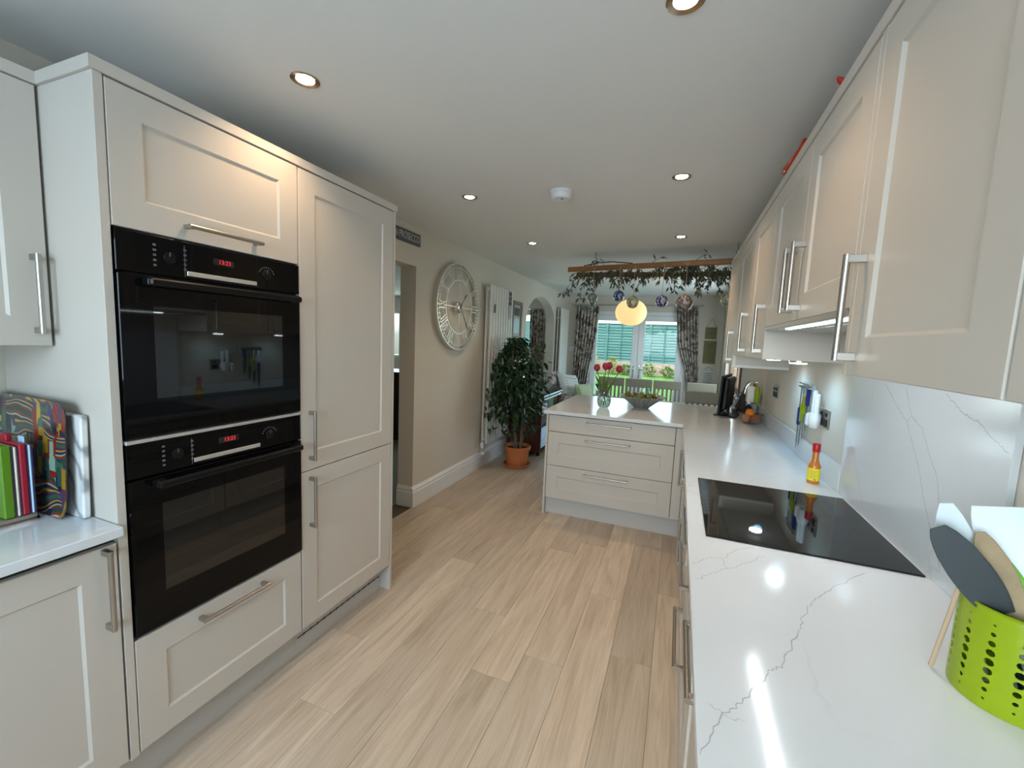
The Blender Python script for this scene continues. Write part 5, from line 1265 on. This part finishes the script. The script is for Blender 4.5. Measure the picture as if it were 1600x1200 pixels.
BA = [(-.815, 4.125, 1.888, .047, BALLC, 'teardrop glass bauble, pink with green tip, hung from the ladder'), (-.565, 4.10, 1.905, .052, BALLB, 'dark blue and white glass bauble hung beside the lampshade'),
      (-.432, 4.07, 1.845, .056, BALLY, 'yellow-green swirled glass bauble hung in front of the lampshade'), (-.180, 4.06, 1.855, .054, BALLB, 'blue and silver glass bauble hung right of the lampshade'),
      (.008, 4.01, 1.838, .070, BALLS, 'largest smoky pink glass bauble hung from the ladder'), (.350, 4.02, 1.868, .060, BALLW, 'sage green glass bauble half hidden by the wall cabinets')]
for k, (x, y, z, r, mt, lb_) in enumerate(BA):
    t = thing('glass_bauble', (x, y, z), lb_, 'bauble', 'glass baubles under the ladder')
    pr_ = [(r*math.cos(-PI/2+PI*i/20), r*math.sin(-PI/2+PI*i/20)) for i in range(21)]
    if k == 0: pr_ = [(0, -.085), (.012, -.082), (.022, -.062)]+[(r*math.cos(-PI/2+PI*i/20), r*math.sin(-PI/2+PI*i/20)) for i in range(5, 21)]
    o = MB(); o.lathe([(max(0, a), b_) for a, b_ in pr_], 32); ob_ = o.obj('glass_ball', mt, t, smooth=True, local=True)
    MB().lathe([(.009, r-.002), (.008, r+.008), (0, r+.010)], 12).obj('cap', STEEL, t, local=True)
    if k == 0: MB().lathe([(0, -.0855), (.0125, -.0825), (.0228, -.062), (.0305, -.046)], 24).obj('green_tip', simple('green_glass_tip', (.02, .20, .07), .08, coat=1), t, local=True, smooth=True)
    tt = (x-F0.x)/(F1.x-F0.x); py = F0.lerp(F1, tt); MB().tube([(0, 0, r+.008), (.002, (py.y-y)*.5, (2.15-z)*.5), (.004, py.y-y-.02, 2.165-z), (.004, py.y-y, 2.193-z)], .0022, 5).obj('cord', simple('ribbon_cord', (.42, .36, .30), .7) if k == 0 else MATS['ribbon_cord'], t, local=True)

# ------------------------------------------------------------------ lounge seen through the openings
lc = thing('dark_sideboard', (-3.75, 5.0, 0), 'dark brown wooden sideboard in the next room seen through the doorway', 'sideboard')
MB().box(-4.3, -3.2, 4.75, 5.2, .06, .93, .006).obj('body', DKBROWN, lc); MB().box(-4.32, -3.18, 4.73, 5.22, .9305, .955, .004).obj('top', MAHOG, lc)
for k in range(2): MB().box(-4.28+k*.55, -3.77+k*.55, 4.735, 4.7495, .10, .88, .003).obj('door', DKBROWN, lc)
MB().box(-4.26, -3.24, 4.79, 5.16, 0, .0595).obj('plinth', DKBROWN, lc)

# ------------------------------------------------------------------ garden
gz = lambda y: -.12+max(0, (y-9.2))*.045
m = MB(); ny = 24; vs = []
for j in range(ny+1):
    y = YF+.13+(20-YF)*j/ny
    for i in range(13): vs.append((-16+i*2.0, y, gz(y)))
m.add(vs, [[j*13+i, j*13+i+1, (j+1)*13+i+1, (j+1)*13+i] for j in range(ny) for i in range(12)]); m.obj('lawn', GRASS, loc=(0, 12, 0), kind='structure')
MB().box(-5, 3, YF+.13, 9.3, -.115, -.07, .01).obj('patio', PAVE, loc=(0, 8.6, -.1), kind='structure')
YG = 17.9
MB().box(-13, 9, YG-.06, YG+.2, gz(YG)-.2, .735, .01).obj('garden_wall', BRICK, loc=(0, YG, .2), label='low brick wall at the bottom of the fence', cat='wall')
fn = thing('garden_fence', (0, YG+.1, .735), 'teal stained fence of overlapping horizontal boards on the brick wall', 'fence')
nb = 13
fm = {}
for k in range(-6, 5):
    xa = -1.12+k*1.72
    MB().box(xa-.05, xa+.05, YG+.02, YG+.12, .735, 2.31, .006).obj('post', FENCE, fn)
    m = MB(); bh = 1.49/nb
    for j in range(nb):
        z = .755+j*bh; m.add([(xa+.052, YG+.035, z), (xa+1.668, YG+.035, z), (xa+1.668, YG+.08, z+bh+.02), (xa+.052, YG+.08, z+bh+.02), (xa+.052, YG+.085, z), (xa+1.668, YG+.085, z), (xa+1.668, YG+.09, z+bh+.02), (xa+.052, YG+.09, z+bh+.02)], [(0, 1, 2, 3), (7, 6, 5, 4), (0, 4, 5, 1), (3, 2, 6, 7), (0, 3, 7, 4), (1, 5, 6, 2)])
    for f_ in (.33, .66): m.box(xa+1.72*f_-.02, xa+1.72*f_+.02, YG+.015, YG+.034, .74, 2.25)
    m.obj('fence_panel', FENCE, fn, kind='stuff')
    MB().box(xa+.051, xa+1.669, YG+.03, YG+.12, 2.267, 2.295, .005).obj('capping_rail', FENCE, fn)
def shrub(x, y, r, h, mat, label, nl=420, seed=0):
    rn = random.Random(seed); z0 = gz(y); t = thing('garden_shrub', (x, y, z0), label, 'shrub', 'garden shrubs by the wall'); m = MB(); s_ = MB()
    for k in range(6): a = k*PI/3; s_.tube([(x, y, z0-.02), (x+r*.4*math.cos(a), y+r*.4*math.sin(a), z0+h*.6)], [.012, .005], 5)
    for k in range(nl):
        a, b_ = rn.uniform(0, 2*PI), rn.random()**.5; zz = rn.random(); p = Vector((x+r*b_*math.cos(a)*math.sin(PI*(.15+.8*zz)), y+r*b_*math.sin(a)*math.sin(PI*(.15+.8*zz)), z0+.04+h*zz)); d = Vector((math.cos(a), math.sin(a), rn.uniform(-.2, 1.2))).normalized(); w = d.cross(Vector((rn.uniform(-1, 1), rn.uniform(-1, 1), 1))).normalized()*.022
        m.add([p, p+d*.05+w, p+d*.11, p+d*.05-w], [(0, 1, 2, 3)])
    s_.obj('stems', STEMB, t); m.obj('foliage', mat, t, kind='stuff', recalc=False)
shrub(-3.25, 17.0, .32, 1.0, SHRUBY, 'tall yellow-green shrub against the teal fence', 500, 1)
for k, (x, h_, mt) in enumerate([(-2.45, .62, SHRUBY), (-1.9, .35, SHRUB), (-1.05, .42, SHRUB), (-.35, .34, SHRUB), (-4.2, .5, SHRUB)]):
    shrub(x, 17.2, .24, h_, mt, ('spiky yellow-green shrub in front of the brick wall', 'low green shrub between the spiky shrub and door stile', 'low green shrub against the middle of the brick wall', 'low green shrub at the right-hand end of the brick wall', 'green shrub left of the tall yellow-green shrub')[k], 320, 3+k)
